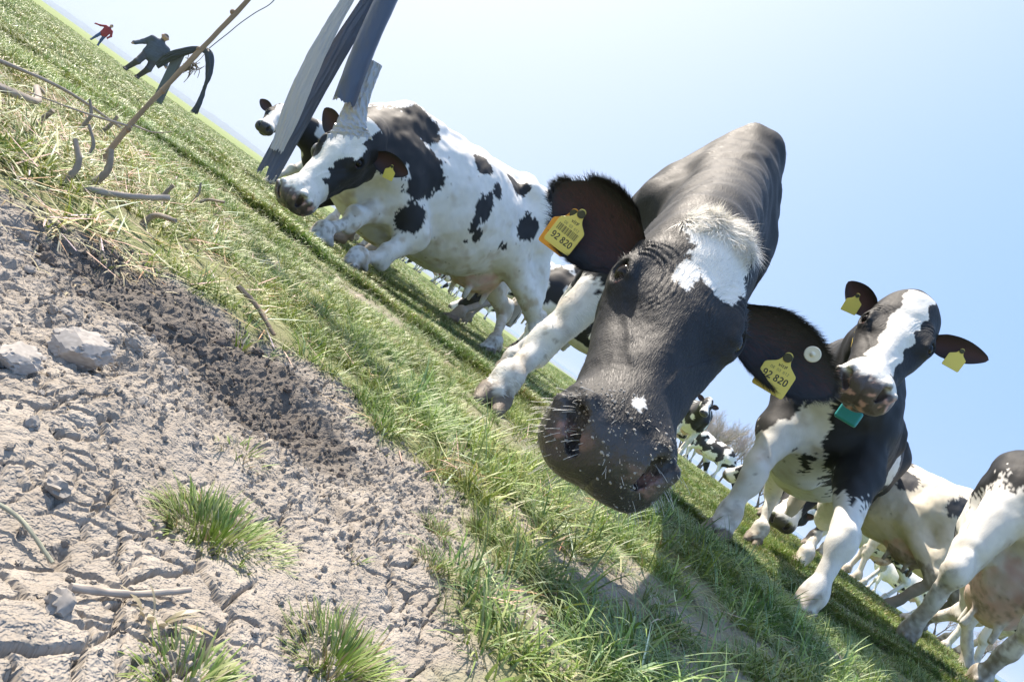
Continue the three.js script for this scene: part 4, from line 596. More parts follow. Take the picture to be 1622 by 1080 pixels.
{
  const near = [0, 1, 2, 3, 4, 5].map(i => tuftGeo(100 + i, 18, { set: [...G_FRESH, G_BLUE[i % 3]], dry: i === 2 ? 0.35 : 0.1, r: 0.016, len: i === 5 ? 0.066 : 0.045, w: 0.0023, segs: 5 }));
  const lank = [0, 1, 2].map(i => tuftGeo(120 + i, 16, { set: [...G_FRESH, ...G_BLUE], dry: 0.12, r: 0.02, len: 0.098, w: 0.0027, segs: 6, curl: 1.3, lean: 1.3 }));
  const far = [0, 1, 2, 3].map(i => tuftGeo(140 + i, 20, { set: [...G_FRESH, G_BLUE[i % 3]], dry: i === 1 ? 0.3 : 0.12, r: 0.05, len: 0.07, w: 0.005, segs: 3 }));
  const r = rng(77), A = [], L = [], B = [], C = new THREE.Color();
  const spot = (x, z, n, s, extra = {}) => { const t = 0.82 + 0.35 * r() + 0.25 * N3(x * 1.6, 3, z * 1.6), yel = 0.13 * N3(x * 2.7, 8, z * 2.7) + 0.1 * N3(x * 9, 2, z * 9) + (x < -0.3 && z > -1.9 ? 0.06 : 0); return { x, z, y: landY(x, z) - 0.002, a: r() * 6.283, v: Math.floor(r() * n), s, tx: 0.12 * (r() - 0.5), tz: -0.12 + 0.2 * (r() - 0.5), c: new THREE.Color().setRGB(t * (1 + yel), t, t * (1 - yel)), ...extra }; };
  for (let k = 0; k < 52000; k++) { // sward up to 3 m
    const d = 0.3 + 2.9 * Math.pow(r(), 0.62), x = (r() * 2 - 1) * (0.35 + d * 1.05), z = -d; if (!inView(x, z)) continue;
    const b = bareness(x, z); if (r() < b * 1.15) continue; const patch = N3(x * 5, 21, z * 5); if (patch < -0.15 && r() < 0.85) continue; if (d > 1.6 ? r() < 0.5 : r() < 0.25) continue;
    const edge = 1 - 0.35 * b, litter = Math.max(gauss(x, z, -0.95, -1.25, 0.4), 0.7 * gauss(x, z, -1.45, -1.9, 0.4), gauss(x, z, -0.53, -0.85, 0.1)); if (r() < litter * 0.62) continue;
    A.push(spot(x, z, 6, (0.7 + 0.5 * r() + 0.25 * patch) * edge));
  }
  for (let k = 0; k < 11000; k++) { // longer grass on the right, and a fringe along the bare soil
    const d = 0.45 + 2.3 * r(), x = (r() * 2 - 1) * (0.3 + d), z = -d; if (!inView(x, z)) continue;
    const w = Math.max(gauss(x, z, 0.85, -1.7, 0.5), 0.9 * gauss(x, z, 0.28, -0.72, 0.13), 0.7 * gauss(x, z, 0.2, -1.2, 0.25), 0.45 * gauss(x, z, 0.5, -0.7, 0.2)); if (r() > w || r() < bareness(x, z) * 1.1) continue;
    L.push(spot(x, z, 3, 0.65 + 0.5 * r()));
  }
  for (let k = 0; k < 170000; k++) { // farther sward
    const d = 2.9 + 30 * Math.pow(r(), 1.7), x = (r() * 2 - 1) * d * 1.15, z = -d; if (!inView(x, z, 0.1)) continue; const p = N3(x * 2.4, 22, z * 2.4) * 0.7 + N3(x * 0.6, 25, z * 0.6) * 0.5; if (p < -0.35 && r() < 0.8) continue;
    B.push(spot(x, z, 4, (0.6 + 0.5 * r() + 0.35 * p) * (1 + d * 0.012), { v: Math.floor(r() * 4) }));
  }
  for (let k = 0; k < 5000; k++) { const x = -0.7 + r() * 1.2, z = -1.15 + r() * 0.75, q = soilDist(x, z); if (q > -0.005 || q < -0.12 || r() > 0.05 * Math.exp(q * 18)) continue; A.push(spot(x, z, 6, 0.4 + 0.4 * r())); }
  console.log('tufts', A.length, L.length, B.length);
  scatter('pasture_grass', 'short bright green pasture grass in front of the cows', near, A, bladeMat);
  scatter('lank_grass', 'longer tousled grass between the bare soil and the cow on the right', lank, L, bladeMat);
  scatter('far_grass', 'grass of the pasture stretching to the horizon', far, B, bladeMat);
}
// ---------- things lying and standing about ----------
const lin = (r, g, b) => new THREE.Color().setRGB(r, g, b);
function rockGeo(seed, sx, sy, sz, detail = 3, rough = 0.25, crease = 0) { let g = new THREE.BufferGeometry(); g.setAttribute('position', new THREE.IcosahedronGeometry(1, detail).attributes.position); g = mergeVertices(g, 1e-4); const p = g.attributes.position, v = V(), C = [];
  for (let i = 0; i < p.count; i++) { v.fromBufferAttribute(p, i).normalize(); let k = 1 + rough * fbm(v.x * 1.4 + seed, v.y * 1.4, v.z * 1.4, 3) + rough * 0.3 * N3(v.x * 7, v.y * 7 + seed, v.z * 7) + rough * 0.14 * N3(v.x * 19, v.y * 19 + seed, v.z * 19); for (const [a, b, c, h] of [[0.2, 0.95, 0.1, 0.72], [-0.7, 0.2, 0.6, 0.8], [0.8, 0.1, 0.5, 0.82], [0.1, -0.3, 0.95, 0.8], [-0.45, 0.75, 0.5, 0.78], [0.55, 0.6, 0.6, 0.8]]) { const q = (v.x * a + v.y * b + v.z * c); if (q * k > h) k = h / q; } p.setXYZ(i, v.x * k * sx, v.y * k * sy, v.z * k * sz); const t = 0.8 + 0.35 * fbm(v.x * 4 + seed, v.y * 4, v.z * 4); C.push(t, t * 0.97, t * 0.93); }
  g.setAttribute('color', new THREE.BufferAttribute(new Float32Array(C), 3)); g.computeVertexNormals(); return crease ? toCreasedNormals(g, crease) : g; }
const stoneMat = new THREE.MeshStandardMaterial({ color: lin(0.42, 0.40, 0.375), vertexColors: true, roughness: 0.95 }), clodMat = new THREE.MeshStandardMaterial({ color: lin(0.35, 0.328, 0.30), vertexColors: true, roughness: 1 }), darkClodMat = new THREE.MeshStandardMaterial({ color: lin(0.15, 0.13, 0.115), vertexColors: true, roughness: 1 });
{ const s = mesh('stone', rockGeo(3.3, 0.025, 0.0165, 0.02, 9, 0.36, 0.35), stoneMat, scene); s.position.set(-0.30, landY(-0.30, -0.575) + 0.014, -0.575); s.rotation.set(0.1, 0.5, 0.15); tag(s, 'pale angular stone lying on the bare soil', 'stone');
  const s2 = mesh('stone', rockGeo(8.1, 0.014, 0.010, 0.018, 7, 0.4, 0.35), stoneMat, scene); s2.position.set(-0.287, landY(-0.287, -0.485) + 0.006, -0.485); tag(s2, 'grey lump of stone half out of frame at the left edge', 'stone'); }
{ // clods of earth: pieces of the ground
  const r = rng(91), shapes = [0, 1, 2, 3, 4].map(i => rockGeo(i * 5.7 + 1, 1, 0.66, 0.85, 3, 0.6, 0.45)); let n = 0;
  while (n < 210) { const x = -0.62 + r() * 0.75, z = -1.02 + r() * 0.72; if (soilDist(x, z) > -0.02 || r() > 0.12 + crumbly(x, z) || !inView(x, z, 0.02)) continue; const s = 0.0025 + 0.0065 * Math.pow(r(), 2.2); const m = mesh('clod', shapes[n % 5], r() < sstep(0.2, 0.7, moist(x, z)) ? darkClodMat : clodMat, ground); m.position.set(x, groundY(x, z) + s * 0.3, z); m.rotation.set(r() * 6, r() * 6, r() * 0.6); m.scale.setScalar(s); n++; }
  const cr = new THREE.InstancedMesh(shapes[1], clodMat, 5200), M = new THREE.Matrix4(), q = new THREE.Quaternion(), e = new THREE.Euler(); let k = 0;
  while (k < 5200) { const x = -0.68 + r() * 1.05, z = -1.1 + r() * 0.86; if (soilDist(x, z) > 0.03 || r() > 0.22 + crumbly(x, z)) continue; const s = 0.0008 + 0.0026 * Math.pow(r(), 2.5); M.compose(V(x, groundY(x, z) + s * 0.3, z), q.setFromEuler(e.set(r() * 6, r() * 6, r() * 6)), V(s, s, s)); cr.setMatrixAt(k, M); const t = (0.8 + 0.4 * r()) * (1 - 0.62 * sstep(0.1, 0.8, moist(x, z))); cr.setColorAt(k, lin(t, t * 0.98, t * 0.95)); k++; }
  cr.name = 'soil_crumbs'; cr.userData.kind = 'stuff'; cr.userData.label = 'loose crumbs of dry soil over the bare patch'; cr.userData.category = 'soil'; cr.castShadow = cr.receiveShadow = true; scene.add(cr);
}
// lone tufts on the bare soil
function tuft(x, z, rad, n, len, o, label) { const r = rng(Math.floor(Math.abs(x * 1000 + z * 7000)) + 5), P = [], I = [], C = [];
  for (let i = 0; i < n; i++) { const dry = r() < o.dry, set = dry ? G_DRY : o.set ?? G_FRESH, c = set[Math.floor(r() * set.length)], k = 0.72 + 0.45 * r(), a = r() * 6.283, q = Math.sqrt(r()) * rad, px = Math.cos(a) * q * (o.wide ?? 1), pz = Math.sin(a) * q;
    bladeInto(P, I, C, { x: px, z: pz, len: len * 0.64 * (0.4 + 0.8 * r()), w: (o.w ?? 0.0014) * (0.7 + 0.6 * r()), az: a + (r() - 0.5) * 1.2, lean: 0.15 + 1.25 * (q / rad) * (0.3 + 0.7 * r()), curl: 0.1 + 0.9 * r(), col: c.map(v => v * k), segs: 5 }); }
  const m = mesh('grass_tuft', geo(P, I, null, C), bladeMat, scene); m.position.set(x, groundY(x, z) + 0.005, z); tag(m, label, 'grass tuft', 'lone tufts on the bare soil'); }
tuft(-0.088, -0.475, 0.036, 820, 0.036, { dry: 0.12, wide: 1.3 }, 'bright green grass tuft in the middle of the bare soil');
tuft(0.03, -0.425, 0.034, 640, 0.038, { dry: 0.2 }, 'green tuft at the lower edge left of the long grass');
tuft(-0.030, -0.318, 0.022, 330, 0.028, { dry: 0.15 }, 'green tuft cut by the bottom edge of the picture');
tuft(0.065, -0.632, 0.02, 220, 0.026, { dry: 0.45 }, 'brownish small tuft right of the cracked soil');
tuft(0.063, -0.762, 0.022, 260, 0.03, { dry: 0.35 }, 'yellowish tuft nearer the grass edge');
tuft(0.105, -0.82, 0.02, 230, 0.03, { dry: 0.35 }, 'yellow green tuft nearest to the black muzzle');
tuft(-0.14, -0.605, 0.026, 46, 0.03, { dry: 0.4 }, 'sparse tuft just above the bright green tuft');
tuft(-0.066, -0.345, 0.009, 12, 0.034, { dry: 0.75, w: 0.0035 }, 'withered pale seedling beside the dry twig');
tuft(0.0, -0.56, 0.008, 12, 0.02, { dry: 0.6 }, 'tiny wisp on the cracks right of the bright tuft');
tuft(-0.30, -0.93, 0.02, 26, 0.05, { dry: 0.3, w: 0.003 }, 'long bladed weed at the dark soil edge');
// sticks
const woodMat = new THREE.MeshStandardMaterial({ color: 0xffffff, vertexColors: true, roughness: 0.9 });
function stickGeo(pts, r0, r1, seed, col = [0.34, 0.27, 0.20], seg = 14) { const cv = new THREE.CatmullRomCurve3(pts.map(p => V(...p))), g = new THREE.TubeGeometry(cv, seg, 1, 8), p = g.attributes.position, C = [];
  for (let i = 0; i <= seg; i++) { const m = cv.getPointAt(i / seg), R = lerp(r0, r1, i / seg); for (let j = 0; j <= 8; j++) { const o = i * 9 + j, d = V(p.getX(o), p.getY(o), p.getZ(o)).sub(m).setLength(R * (1 + 0.22 * N3(i * 0.9, j % 8 * 0.9, seed))); p.setXYZ(o, m.x + d.x, m.y + d.y, m.z + d.z); const t = 0.75 + 0.45 * (0.5 + 0.5 * N3(i * 0.35 + seed, j % 8 * 1.7, 2)); C.push(col[0] * t, col[1] * t, col[2] * t); } }
  const caps = [0, seg].map(i => { const b = i * 9, c = cv.getPointAt(i / seg), P = [c.x, c.y, c.z], I = [], K = []; K.push(...col); for (let j = 0; j <= 8; j++) { P.push(p.getX(b + j), p.getY(b + j), p.getZ(b + j)); K.push(...col.map(v => v * 1.25)); if (j < 8) i ? I.push(0, j + 1, j + 2) : I.push(0, j + 2, j + 1); } return geo(P, I, null, K); });
  g.setAttribute('color', new THREE.BufferAttribute(new Float32Array(C), 3)); g.deleteAttribute('uv'); g.computeVertexNormals(); return mergeGeometries([g, ...caps]); }
const stick = (name, label, cat, pts, r0, r1, col, group) => tag(mesh(name, stickGeo(pts, r0, r1, pts[0][0] * 31, col), woodMat, scene), label, cat, group);
const GREY = [0.36, 0.31, 0.26], BROWN = [0.24, 0.18, 0.13], gy = (x, z, h = 0) => [x, landY(x, z) + h, z];
stick('dry_stick', 'thick dry stick resting on the grass with its cut end up', 'stick', [gy(-0.65, -0.985, 0.004), [-0.61, 0.05, -1.015], [-0.57, 0.083, -1.05]], 0.0055, 0.0045, GREY);
for (const [x, z, h, dx, dz, r, l] of [[-0.653, -0.945, 0.05, 0.012, -0.01, 0.0045, 'leftmost cut stub beside the thick dry stick'], [-0.676, -1.03, 0.055, 0.012, 0, 0.006, 'stout cut stub just behind the thick dry stick'], [-0.6, -1.08, 0.035, 0.018, 0, 0.005, 'dark short stub right of the thick dry stick'], [-0.78, -1.42, 0.05, 0.0, 0, 0.005, 'thin stub right of the foot of the tall cane'], [-1.0, -1.95, 0.055, -0.01, 0, 0.004, 'upright stub in the grass right of the tall cane'], [-0.98, -1.93, 0.05, 0.05, 0, 0.005, 'forked looking stub leaning right in the grass'], [-1.25, -1.75, 0.07, 0.01, 0, 0.005, 'upright stub left of the tall cane'], [-1.34, -1.95, 0.06, 0.02, 0, 0.006, 'cut stub among the straw left of the cane'], [-0.94, -1.22, 0.05, 0.03, 0.01, 0.005, 'stub in the straw at the left edge'], [-0.88, -1.30, 0.06, 0.0, 0, 0.004, 'thin stub at the left below the driftwood']])
  { const q = N3(x * 40, z * 40, 1) * 0.04, e = N3(x * 40, z * 40, 5) * 0.012; stick('cut_stub', l, 'stub', [gy(x, z, -0.01), gy(x + dx * 0.5 + e, z + dz * 0.5, h * 0.7), gy(x + dx + q, z + dz, h * (1.2 + 5 * e))], r * 1.15, r * 0.75, [0.27, 0.225, 0.175], 'cut stubs standing in the straw'); }
stick('driftwood', 'grey driftwood branch at the left edge', 'branch', [gy(-1.12, -1.28, 0.03), gy(-1.15, -1.45, 0.035), gy(-1.3, -1.62, 0.05), gy(-1.42, -1.8, 0.03)], 0.009, 0.005, GREY);
stick('driftwood', 'long thin branch above the grey driftwood', 'branch', [gy(-1.55, -1.75, 0.02), gy(-1.5, -1.95, 0.05), gy(-1.45, -2.2, 0.03)], 0.006, 0.004, GREY);
stick('dry_twig', 'straight dry twig lying across the cracked soil', 'twig', [[-0.105, groundY(-0.105, -0.32) + 0.006, -0.32], [-0.085, groundY(-0.085, -0.345) + 0.009, -0.345], [-0.066, groundY(-0.066, -0.372) + 0.006, -0.372]], 0.0021, 0.0015, GREY);
stick('dry_reed', 'grey green reed lying at the left edge of the soil', 'reed', [[-0.19, groundY(-0.19, -0.35) + 0.004, -0.35], [-0.16, groundY(-0.16, -0.352) + 0.008, -0.352], [-0.128, groundY(-0.128, -0.345) + 0.003, -0.345]], 0.0014, 0.0009, [0.30, 0.30, 0.22]);
stick('dead_stalk', 'brown stalk lying between dark soil and grass', 'stalk', [gy(-0.42, -1.10, 0.02), gy(-0.37, -1.07, 0.02), gy(-0.31, -1.045, 0.01)], 0.0045, 0.003, BROWN);
// the tall cane with side twigs
{ const g = thing('cane', 'tall bare cane stuck in the ground at the left', 'cane'); g.position.set(-0.937, landY(-0.937, -1.415), -1.415);
  mesh('shaft', stickGeo([[0, -0.05, 0], [0.004, 0.12, -0.012], [0.012, 0.25, -0.028], [0.03, 0.49, -0.055], [0.05, 0.8, -0.08], [0.055, 1.25, -0.1]], 0.0058, 0.0042, 4, [0.33, 0.24, 0.15], 50), woodMat, g);
  for (const y of [0.1, 0.21, 0.33, 0.44]) { const n = mesh('node', new THREE.SphereGeometry(0.0066, 10, 8), new THREE.MeshStandardMaterial({ color: lin(0.27, 0.19, 0.12), roughness: 0.9 }), g); n.position.set(0.012 * y / 0.25, y, -0.112 * y); }
  mesh('side_twig', stickGeo([[0.01, 0.11, -0.012], [-0.06, 0.08, 0.03], [-0.16, 0.05, 0.06]], 0.0028, 0.0012, 7, GREY), woodMat, g);
  mesh('side_twig', stickGeo([[0.01, 0.115, -0.012], [0.045, 0.125, -0.02], [0.08, 0.15, -0.02]], 0.0022, 0.001, 9, GREY), woodMat, g); }
{ const g = thing('fence_stake', 'wooden fence stake behind the camera that carries the line', 'stake'); g.position.set(0.88, 0, 0.5); mesh('shaft', stickGeo([[0, -0.1, 0], [0.01, 0.7, 0], [0, 1.45, 0]], 0.022, 0.02, 3, GREY, 20), woodMat, g);
  const c = mesh('fence_line', new THREE.TubeGeometry(new THREE.CatmullRomCurve3([V(-4.5, 2.6, -7.6), V(-2.6, 1.75, -4.7), V(-0.88, 1.20, -1.9), V(-0.1, 1.16, -0.8), V(0.88, 1.3, 0.5)]), 40, 0.0025, 6), new THREE.MeshStandardMaterial({ color: lin(0.3, 0.28, 0.25), roughness: 0.8 }), scene); tag(c, 'thin line running overhead from the stake and carrying the plastic strips', 'line'); }
// torn plastic film hanging from the line
function film(pts0, o) { // a strip along pts (top to bottom); width w(t), rolled through angle roll(t), facing f
  const K = o.k ?? 1, pts = pts0.map(([x, y, z]) => [x * K, 0.22 + (y - 0.22) * K, z * K]), cv = new THREE.CatmullRomCurve3(pts.map(p => V(...p))), n = 70, m = 40, side = [[], []], I = [[], []], r = rng(o.seed);
  for (let i = 0; i <= n; i++) { const t = i / n, c = cv.getPoint(t), d = cv.getTangent(t), f = V(...o.face(t)); f.addScaledVector(d, -f.dot(d)).normalize(); const b = V().crossVectors(d, f), w = o.w(t) * K, a = Math.max(0.05, o.roll(t)), R = w / a;
    for (let j = 0; j <= m; j++) { const s = j / m - 0.5, th = s * a, tear = i === n ? o.tear * (1.0 * N3(j * 0.13, o.seed, 0) + 0.5 * N3(j * 0.4, o.seed, 3) + 0.25 * N3(j * 1.1, o.seed, 6)) : 0, wr = o.crease * N3(s * 5 + o.seed, t * 9, 1) + o.crease * 0.5 * N3(s * 14, t * 30, 4);
      const p = c.clone().addScaledVector(b, R * Math.sin(th)).addScaledVector(f, R * (Math.cos(th) - Math.cos(a / 2)) + wr).addScaledVector(d, tear), nn = f.clone().multiplyScalar(Math.cos(th)).addScaledVector(b, Math.sin(th)); for (const k of [0, 1]) side[k].push(p.x - nn.x * k * 0.0008, p.y - nn.y * k * 0.0008, p.z - nn.z * k * 0.0008); } }
  for (let i = 0; i < n; i++) for (let j = 0; j < m; j++) { const a = i * (m + 1) + j, b = a + m + 1; I[0].push(a, a + 1, b, a + 1, b + 1, b); I[1].push(a, b, a + 1, a + 1, b, b + 1); }
  return [0, 1].map(k => geo(side[k], I[k])); }
const navyFilm = new THREE.MeshPhysicalMaterial({ color: lin(0.075, 0.09, 0.13), roughness: 0.34, clearcoat: 0.25, clearcoatRoughness: 0.3, side: THREE.DoubleSide }), greyFilm = new THREE.MeshPhysicalMaterial({ color: lin(0.42, 0.42, 0.42), roughness: 0.42, side: THREE.DoubleSide }), paleFilm = new THREE.MeshPhysicalMaterial({ color: lin(0.46, 0.475, 0.50), roughness: 0.35, side: THREE.DoubleSide });
{ const k = 1.9;
  const a = thing('plastic_strip', 'long folded strip of torn plastic, grey inside and dark outside, ending before the cow face', 'plastic strip', 'torn plastic strips hanging from the line');
  const [o1, i1] = film([[-0.470, 0.735, -1.0], [-0.467, 0.6, -1.0], [-0.468, 0.52, -1.0], [-0.460, 0.36, -1.0], [-0.444, 0.205, -1.0]], { k, w: t => 0.032 + 0.004 * Math.sin(t * 9), roll: t => 2.2 - 0.9 * t, face: () => [0.55, 0, 0.8], tear: 0.018, crease: 0.0022, seed: 2 }); mesh('outer_film', o1, navyFilm, a); mesh('inner_film', i1, greyFilm, a);
  const [o2] = film([[-0.488, 0.735, -0.992], [-0.486, 0.6, -0.988], [-0.489, 0.5, -0.984], [-0.474, 0.37, -0.98], [-0.445, 0.240, -0.982]], { k, w: t => 0.021 + 0.013 * sstep(0.5, 0.85, t) * (1 - 0.85 * sstep(0.88, 1, t)), roll: t => 0.5, face: () => [-0.25, 0.05, 1], tear: 0.008, crease: 0.002, seed: 5 }); mesh('folded_edge', o2, greyFilm, a);
  const b = thing('plastic_strip', 'rolled dark blue plastic strip with a torn silvery end above the white cow head', 'plastic strip', 'torn plastic strips hanging from the line');
  const [o3, i3] = film([[-0.456, 0.735, -0.99], [-0.448, 0.6, -0.98], [-0.435, 0.52, -0.975], [-0.418, 0.43, -0.975], [-0.398, 0.352, -0.975]], { k, w: t => 0.064, roll: t => 4.6 - 0.6 * t, face: () => [-0.1, 0, 1], tear: 0.006, crease: 0.0016, seed: 8 }); mesh('outer_film', o3, navyFilm, b); mesh('inner_film', i3, paleFilm, b);
  const [o4, i4] = film([[-0.404, 0.43, -0.988], [-0.390, 0.37, -0.985], [-0.376, 0.335, -0.98], [-0.366, 0.318, -0.978]], { k, w: t => 0.028 + 0.03 * t * t + 0.01 * t, roll: t => 1.8 - 1.1 * t, face: () => [0.05, 0.05, 1], tear: 0.02, crease: 0.005, seed: 12 }); mesh('torn_end', o4, paleFilm, b); }
// far post with black tape, tangle and loose wire
{ const y0 = landY(-4.87, -7.6); const g = thing('fence_post', 'old leaning grey post far left with plastic tape on its top', 'post'); g.position.set(-4.87, y0, -7.6); mesh('shaft', (() => { const q = new RoundedBoxGeometry(0.10, 0.72, 0.05, 2, 0.01); q.translate(0, 0.3, 0); q.rotateZ(0.17); return q; })(), new THREE.MeshStandardMaterial({ color: lin(0.13, 0.14, 0.13), roughness: 0.9 }), g);
  const [o5] = film([[-5.09, 0.37, -7.56], [-5.02, 0.52, -7.54], [-4.92, 0.66, -7.53], [-4.80, 0.80, -7.55], [-4.70, 0.83, -7.55], [-4.62, 0.76, -7.55], [-4.53, 0.60, -7.55], [-4.49, 0.45, -7.56], [-4.44, 0.28, -7.55], [-4.43, 0.17, -7.55]], { w: t => 0.085 * (0.5 + 0.5 * Math.abs(Math.sin(t * 7.5 + 0.6))) + 0.02, roll: t => 1.2, face: t => [Math.sin(t * 6) * 0.6, 0.3, 1], tear: 0.02, crease: 0.006, seed: 14 }); tag(mesh('plastic_tape', o5, new THREE.MeshStandardMaterial({ color: lin(0.045, 0.05, 0.055), roughness: 0.45, side: THREE.DoubleSide }), scene), 'dark plastic tape arching over the far post and hanging down', 'tape');
  tag(mesh('loose_wire', new THREE.TubeGeometry(new THREE.CatmullRomCurve3([V(-4.73, 0.82, -7.56), V(-4.70, 1.02, -7.6), V(-4.66, 1.15, -7.6), V(-4.62, 1.3, -7.6), V(-4.54, 1.52, -7.6), V(-4.46, 1.7, -7.6), V(-4.45, 1.95, -7.6), V(-4.5, 2.598, -7.6)]), 60, 0.006, 5), new THREE.MeshStandardMaterial({ color: lin(0.25, 0.24, 0.23), roughness: 0.7 }), scene), 'thin kinked wire rising from the dark tape', 'wire');
  const r = rng(6), tw = []; for (let i = 0; i < 46; i++) { const a = r() * 6.28, b = (r() - 0.35) * 2.2, L = 0.05 + r() * 0.11, c = [-4.79 + (r() - 0.5) * 0.06, 0.60 + (r() - 0.5) * 0.1, -7.6]; tw.push(stickGeo([c, [c[0] + Math.cos(a) * L * 0.5, c[1] - L * 0.3 * b, c[2] + Math.sin(a) * 0.03], [c[0] + Math.cos(a) * L * 0.7, c[1] - L * b, c[2]]], 0.006, 0.003, i, BROWN, 5)); } tw.push(stickGeo([[-4.79, 0.6, -7.6], [-4.74, 0.72, -7.58], [-4.72, 0.82, -7.56]], 0.004, 0.003, 1, BROWN, 5)); tw.push(stickGeo([[-4.80, 0.58, -7.6], [-4.84, 0.48, -7.6], [-4.87, 0.38, -7.6]], 0.014, 0.008, 1, BROWN, 5));
  tag(mesh('twig_tangle', mergeGeometries(tw), woodMat, scene), 'small tangle of dead twigs hanging below the dark tape', 'twigs'); }
// straw and litter
{ const r = rng(55), n = 950, vs = [0, 1, 2, 3].map(i => { const P = [], I = [], C = []; for (let k = 0; k < 5; k++) { const c = G_DRY[(i + k) % 4]; bladeInto(P, I, C, { x: (r() - 0.5) * 0.05, z: (r() - 0.5) * 0.05, len: 0.03 + r() * 0.075, w: 0.0016 + r() * 0.0014, az: r() * 6.28, lean: 1.25 + r() * 0.3, curl: (r() - 0.4) * 0.8, col: c.map(v => v * (0.8 + 0.5 * r())), segs: 3 }); } return geo(P, I, null, C); }), sp = [];
  while (sp.length < n) { const d = 0.6 + 2.2 * r(), x = -1.7 + r() * 2.6, z = -d; if (!inView(x, z)) continue; const w = Math.max(gauss(x, z, -1.0, -1.25, 0.42), 0.9 * gauss(x, z, -0.56, -0.86, 0.14), 0.5 * gauss(x, z, -1.4, -1.9, 0.5), 0.03, soilDist(x, z) > -0.05 && soilDist(x, z) < 0.05 ? 0.07 : 0); if (soilDist(x, z) < -0.06) continue; if (r() > w) continue; const t = 0.8 + 0.4 * r(); sp.push({ x, z, y: landY(x, z) + 0.008 + 0.014 * r(), a: r() * 6.28, v: Math.floor(r() * 4), s: 0.7 + 0.6 * r(), tx: (r() - 0.5) * 0.3, tz: (r() - 0.5) * 0.3, c: lin(t, t, t) }); }
  scatter('straw_litter', 'dry straw and dead stems strewn over the grass at left', vs, sp, strawMat); }
{ const r = rng(58), vs = [0, 1, 2].map(i => tuftGeo(180 + i, 24, { set: G_DRY, dry: 1, r: 0.022, len: 0.04, w: 0.0016, segs: 4, lean: 2.2, curl: 1.2 })), sp = [];
  while (sp.length < 300) { const x = -1.9 + r() * 2.0, z = -0.7 - r() * 1.9; if (!inView(x, z)) continue; const w = Math.max(gauss(x, z, -0.53, -0.85, 0.09), 0.5 * gauss(x, z, -1.05, -1.35, 0.35), 0.35 * gauss(x, z, -1.5, -2.1, 0.4), 0.35 * gauss(x, z, 0.55, -1.0, 0.1)); if (r() > w) continue; const t = 0.65 + 0.4 * r(); sp.push({ x, z, y: groundY(x, z) + 0.004, a: r() * 6.28, v: Math.floor(r() * 3), s: 0.8 + 0.6 * r(), c: lin(t, t * 0.97, t * 0.92) }); }
  scatter('dead_grass', 'mats of dead brown grass at the edge of the bare soil', vs, sp, strawMat); }
// ---------- people far off ----------
function person(o) {
  const root = thing('person', o.label, 'person'); root.position.set(...o.at); root.rotation.set(0, o.turn, 0); root.rotation.z = o.lean ?? 0; root.scale.set(o.bulk ?? 1.12, 1, o.bulk ?? 1.12);
  const c = (a, b, r, s) => cone(a, b, r, s), J = o.J;
  const field = (fs, k) => (x, y, z) => { let d = 9; for (const f of fs) d = smin(d, f(x, y, z), k); return d; };
  const leg = s => [c([s * 0.1, 0.92, 0], J.knee[s > 0 ? 1 : 0], 0.10, 0.075), c(J.knee[s > 0 ? 1 : 0], J.foot[s > 0 ? 1 : 0], 0.075, 0.05), c(J.foot[s > 0 ? 1 : 0], J.foot[s > 0 ? 1 : 0].map((v, i) => v + [0, -0.02, 0.16][i]), 0.05, 0.04)];
  const arm = s => { const k = s > 0 ? 1 : 0; return [c([s * 0.19, 1.42, 0], J.elbow[k], 0.08, 0.062), c(J.elbow[k], J.hand[k], 0.062, 0.05), c(J.hand[k], J.hand[k].map((v, i) => v + [s * 0.04, -0.07, 0.02][i]), 0.042, 0.025)]; };
  const torso = [ell(0, 1.22, 0, 0.22, 0.34, 0.15), ell(0, 0.98, 0, 0.21, 0.26, 0.16), c([-0.16, 1.42, 0], [0.16, 1.42, 0], 0.09, 0.09), c([0, 1.45, 0], [0, 1.6, 0.02], 0.06, 0.055)];
  const head = [ell(0, 1.70, 0.03, 0.078, 0.115, 0.098), ell(0, 1.685, 0.125, 0.015, 0.025, 0.022), ell(0.08, 1.69, 0.02, 0.015, 0.03, 0.02), ell(-0.08, 1.69, 0.02, 0.015, 0.03, 0.02)];
  const all = [...leg(-1), ...leg(1), ...arm(-1), ...arm(1), ...torso, ...head], f = field(all, 0.045), coat = field([...torso.slice(0, 3), ...arm(-1).slice(0, 2), ...arm(1).slice(0, 2)], 0.05), hd = field(head, 0.03);
  const M = meshField(f, [-0.9, -0.05, -0.8], [0.9, 1.9, 0.8], 0.026), col = [];
  for (let i = 0; i < M.pos.length; i += 3) { const x = M.pos[i], y = M.pos[i + 1], z = M.pos[i + 2]; let q; if (hd(x, y, z) < 0.012 && y > 1.55) q = y > 1.75 || z < -0.01 ? o.hair : [0.45, 0.27, 0.2]; else if (coat(x, y, z) < 0.014 && y > 0.74) q = o.coat; else if (y < 0.07) q = [0.03, 0.03, 0.03]; else if (y > 0.6 && Math.abs(x) > 0.3) q = [0.45, 0.27, 0.2]; else q = o.trousers; col.push(...q.map(v => v * (1 + 0.15 * N3(x * 12, y * 12, z * 12)))); }
  mesh('body', geo(M.pos, M.idx, M.nor, col), woodMat, root); }
person({ label: 'person in a red coat and blue trousers walking far off', at: [-35.4, landY(-35.4, -46), -46], turn: 0.5, lean: -0.16, coat: [0.28, 0.03, 0.035], trousers: [0.05, 0.09, 0.2], hair: [0.08, 0.05, 0.03], J: { knee: [[-0.16, 0.5, 0.05], [0.14, 0.5, 0.0]], foot: [[-0.24, 0.07, 0.0], [0.2, 0.07, -0.05]], elbow: [[-0.42, 1.2, 0], [0.34, 1.15, 0]], hand: [[-0.62, 1.08, 0.05], [0.3, 0.9, 0.12]] } });
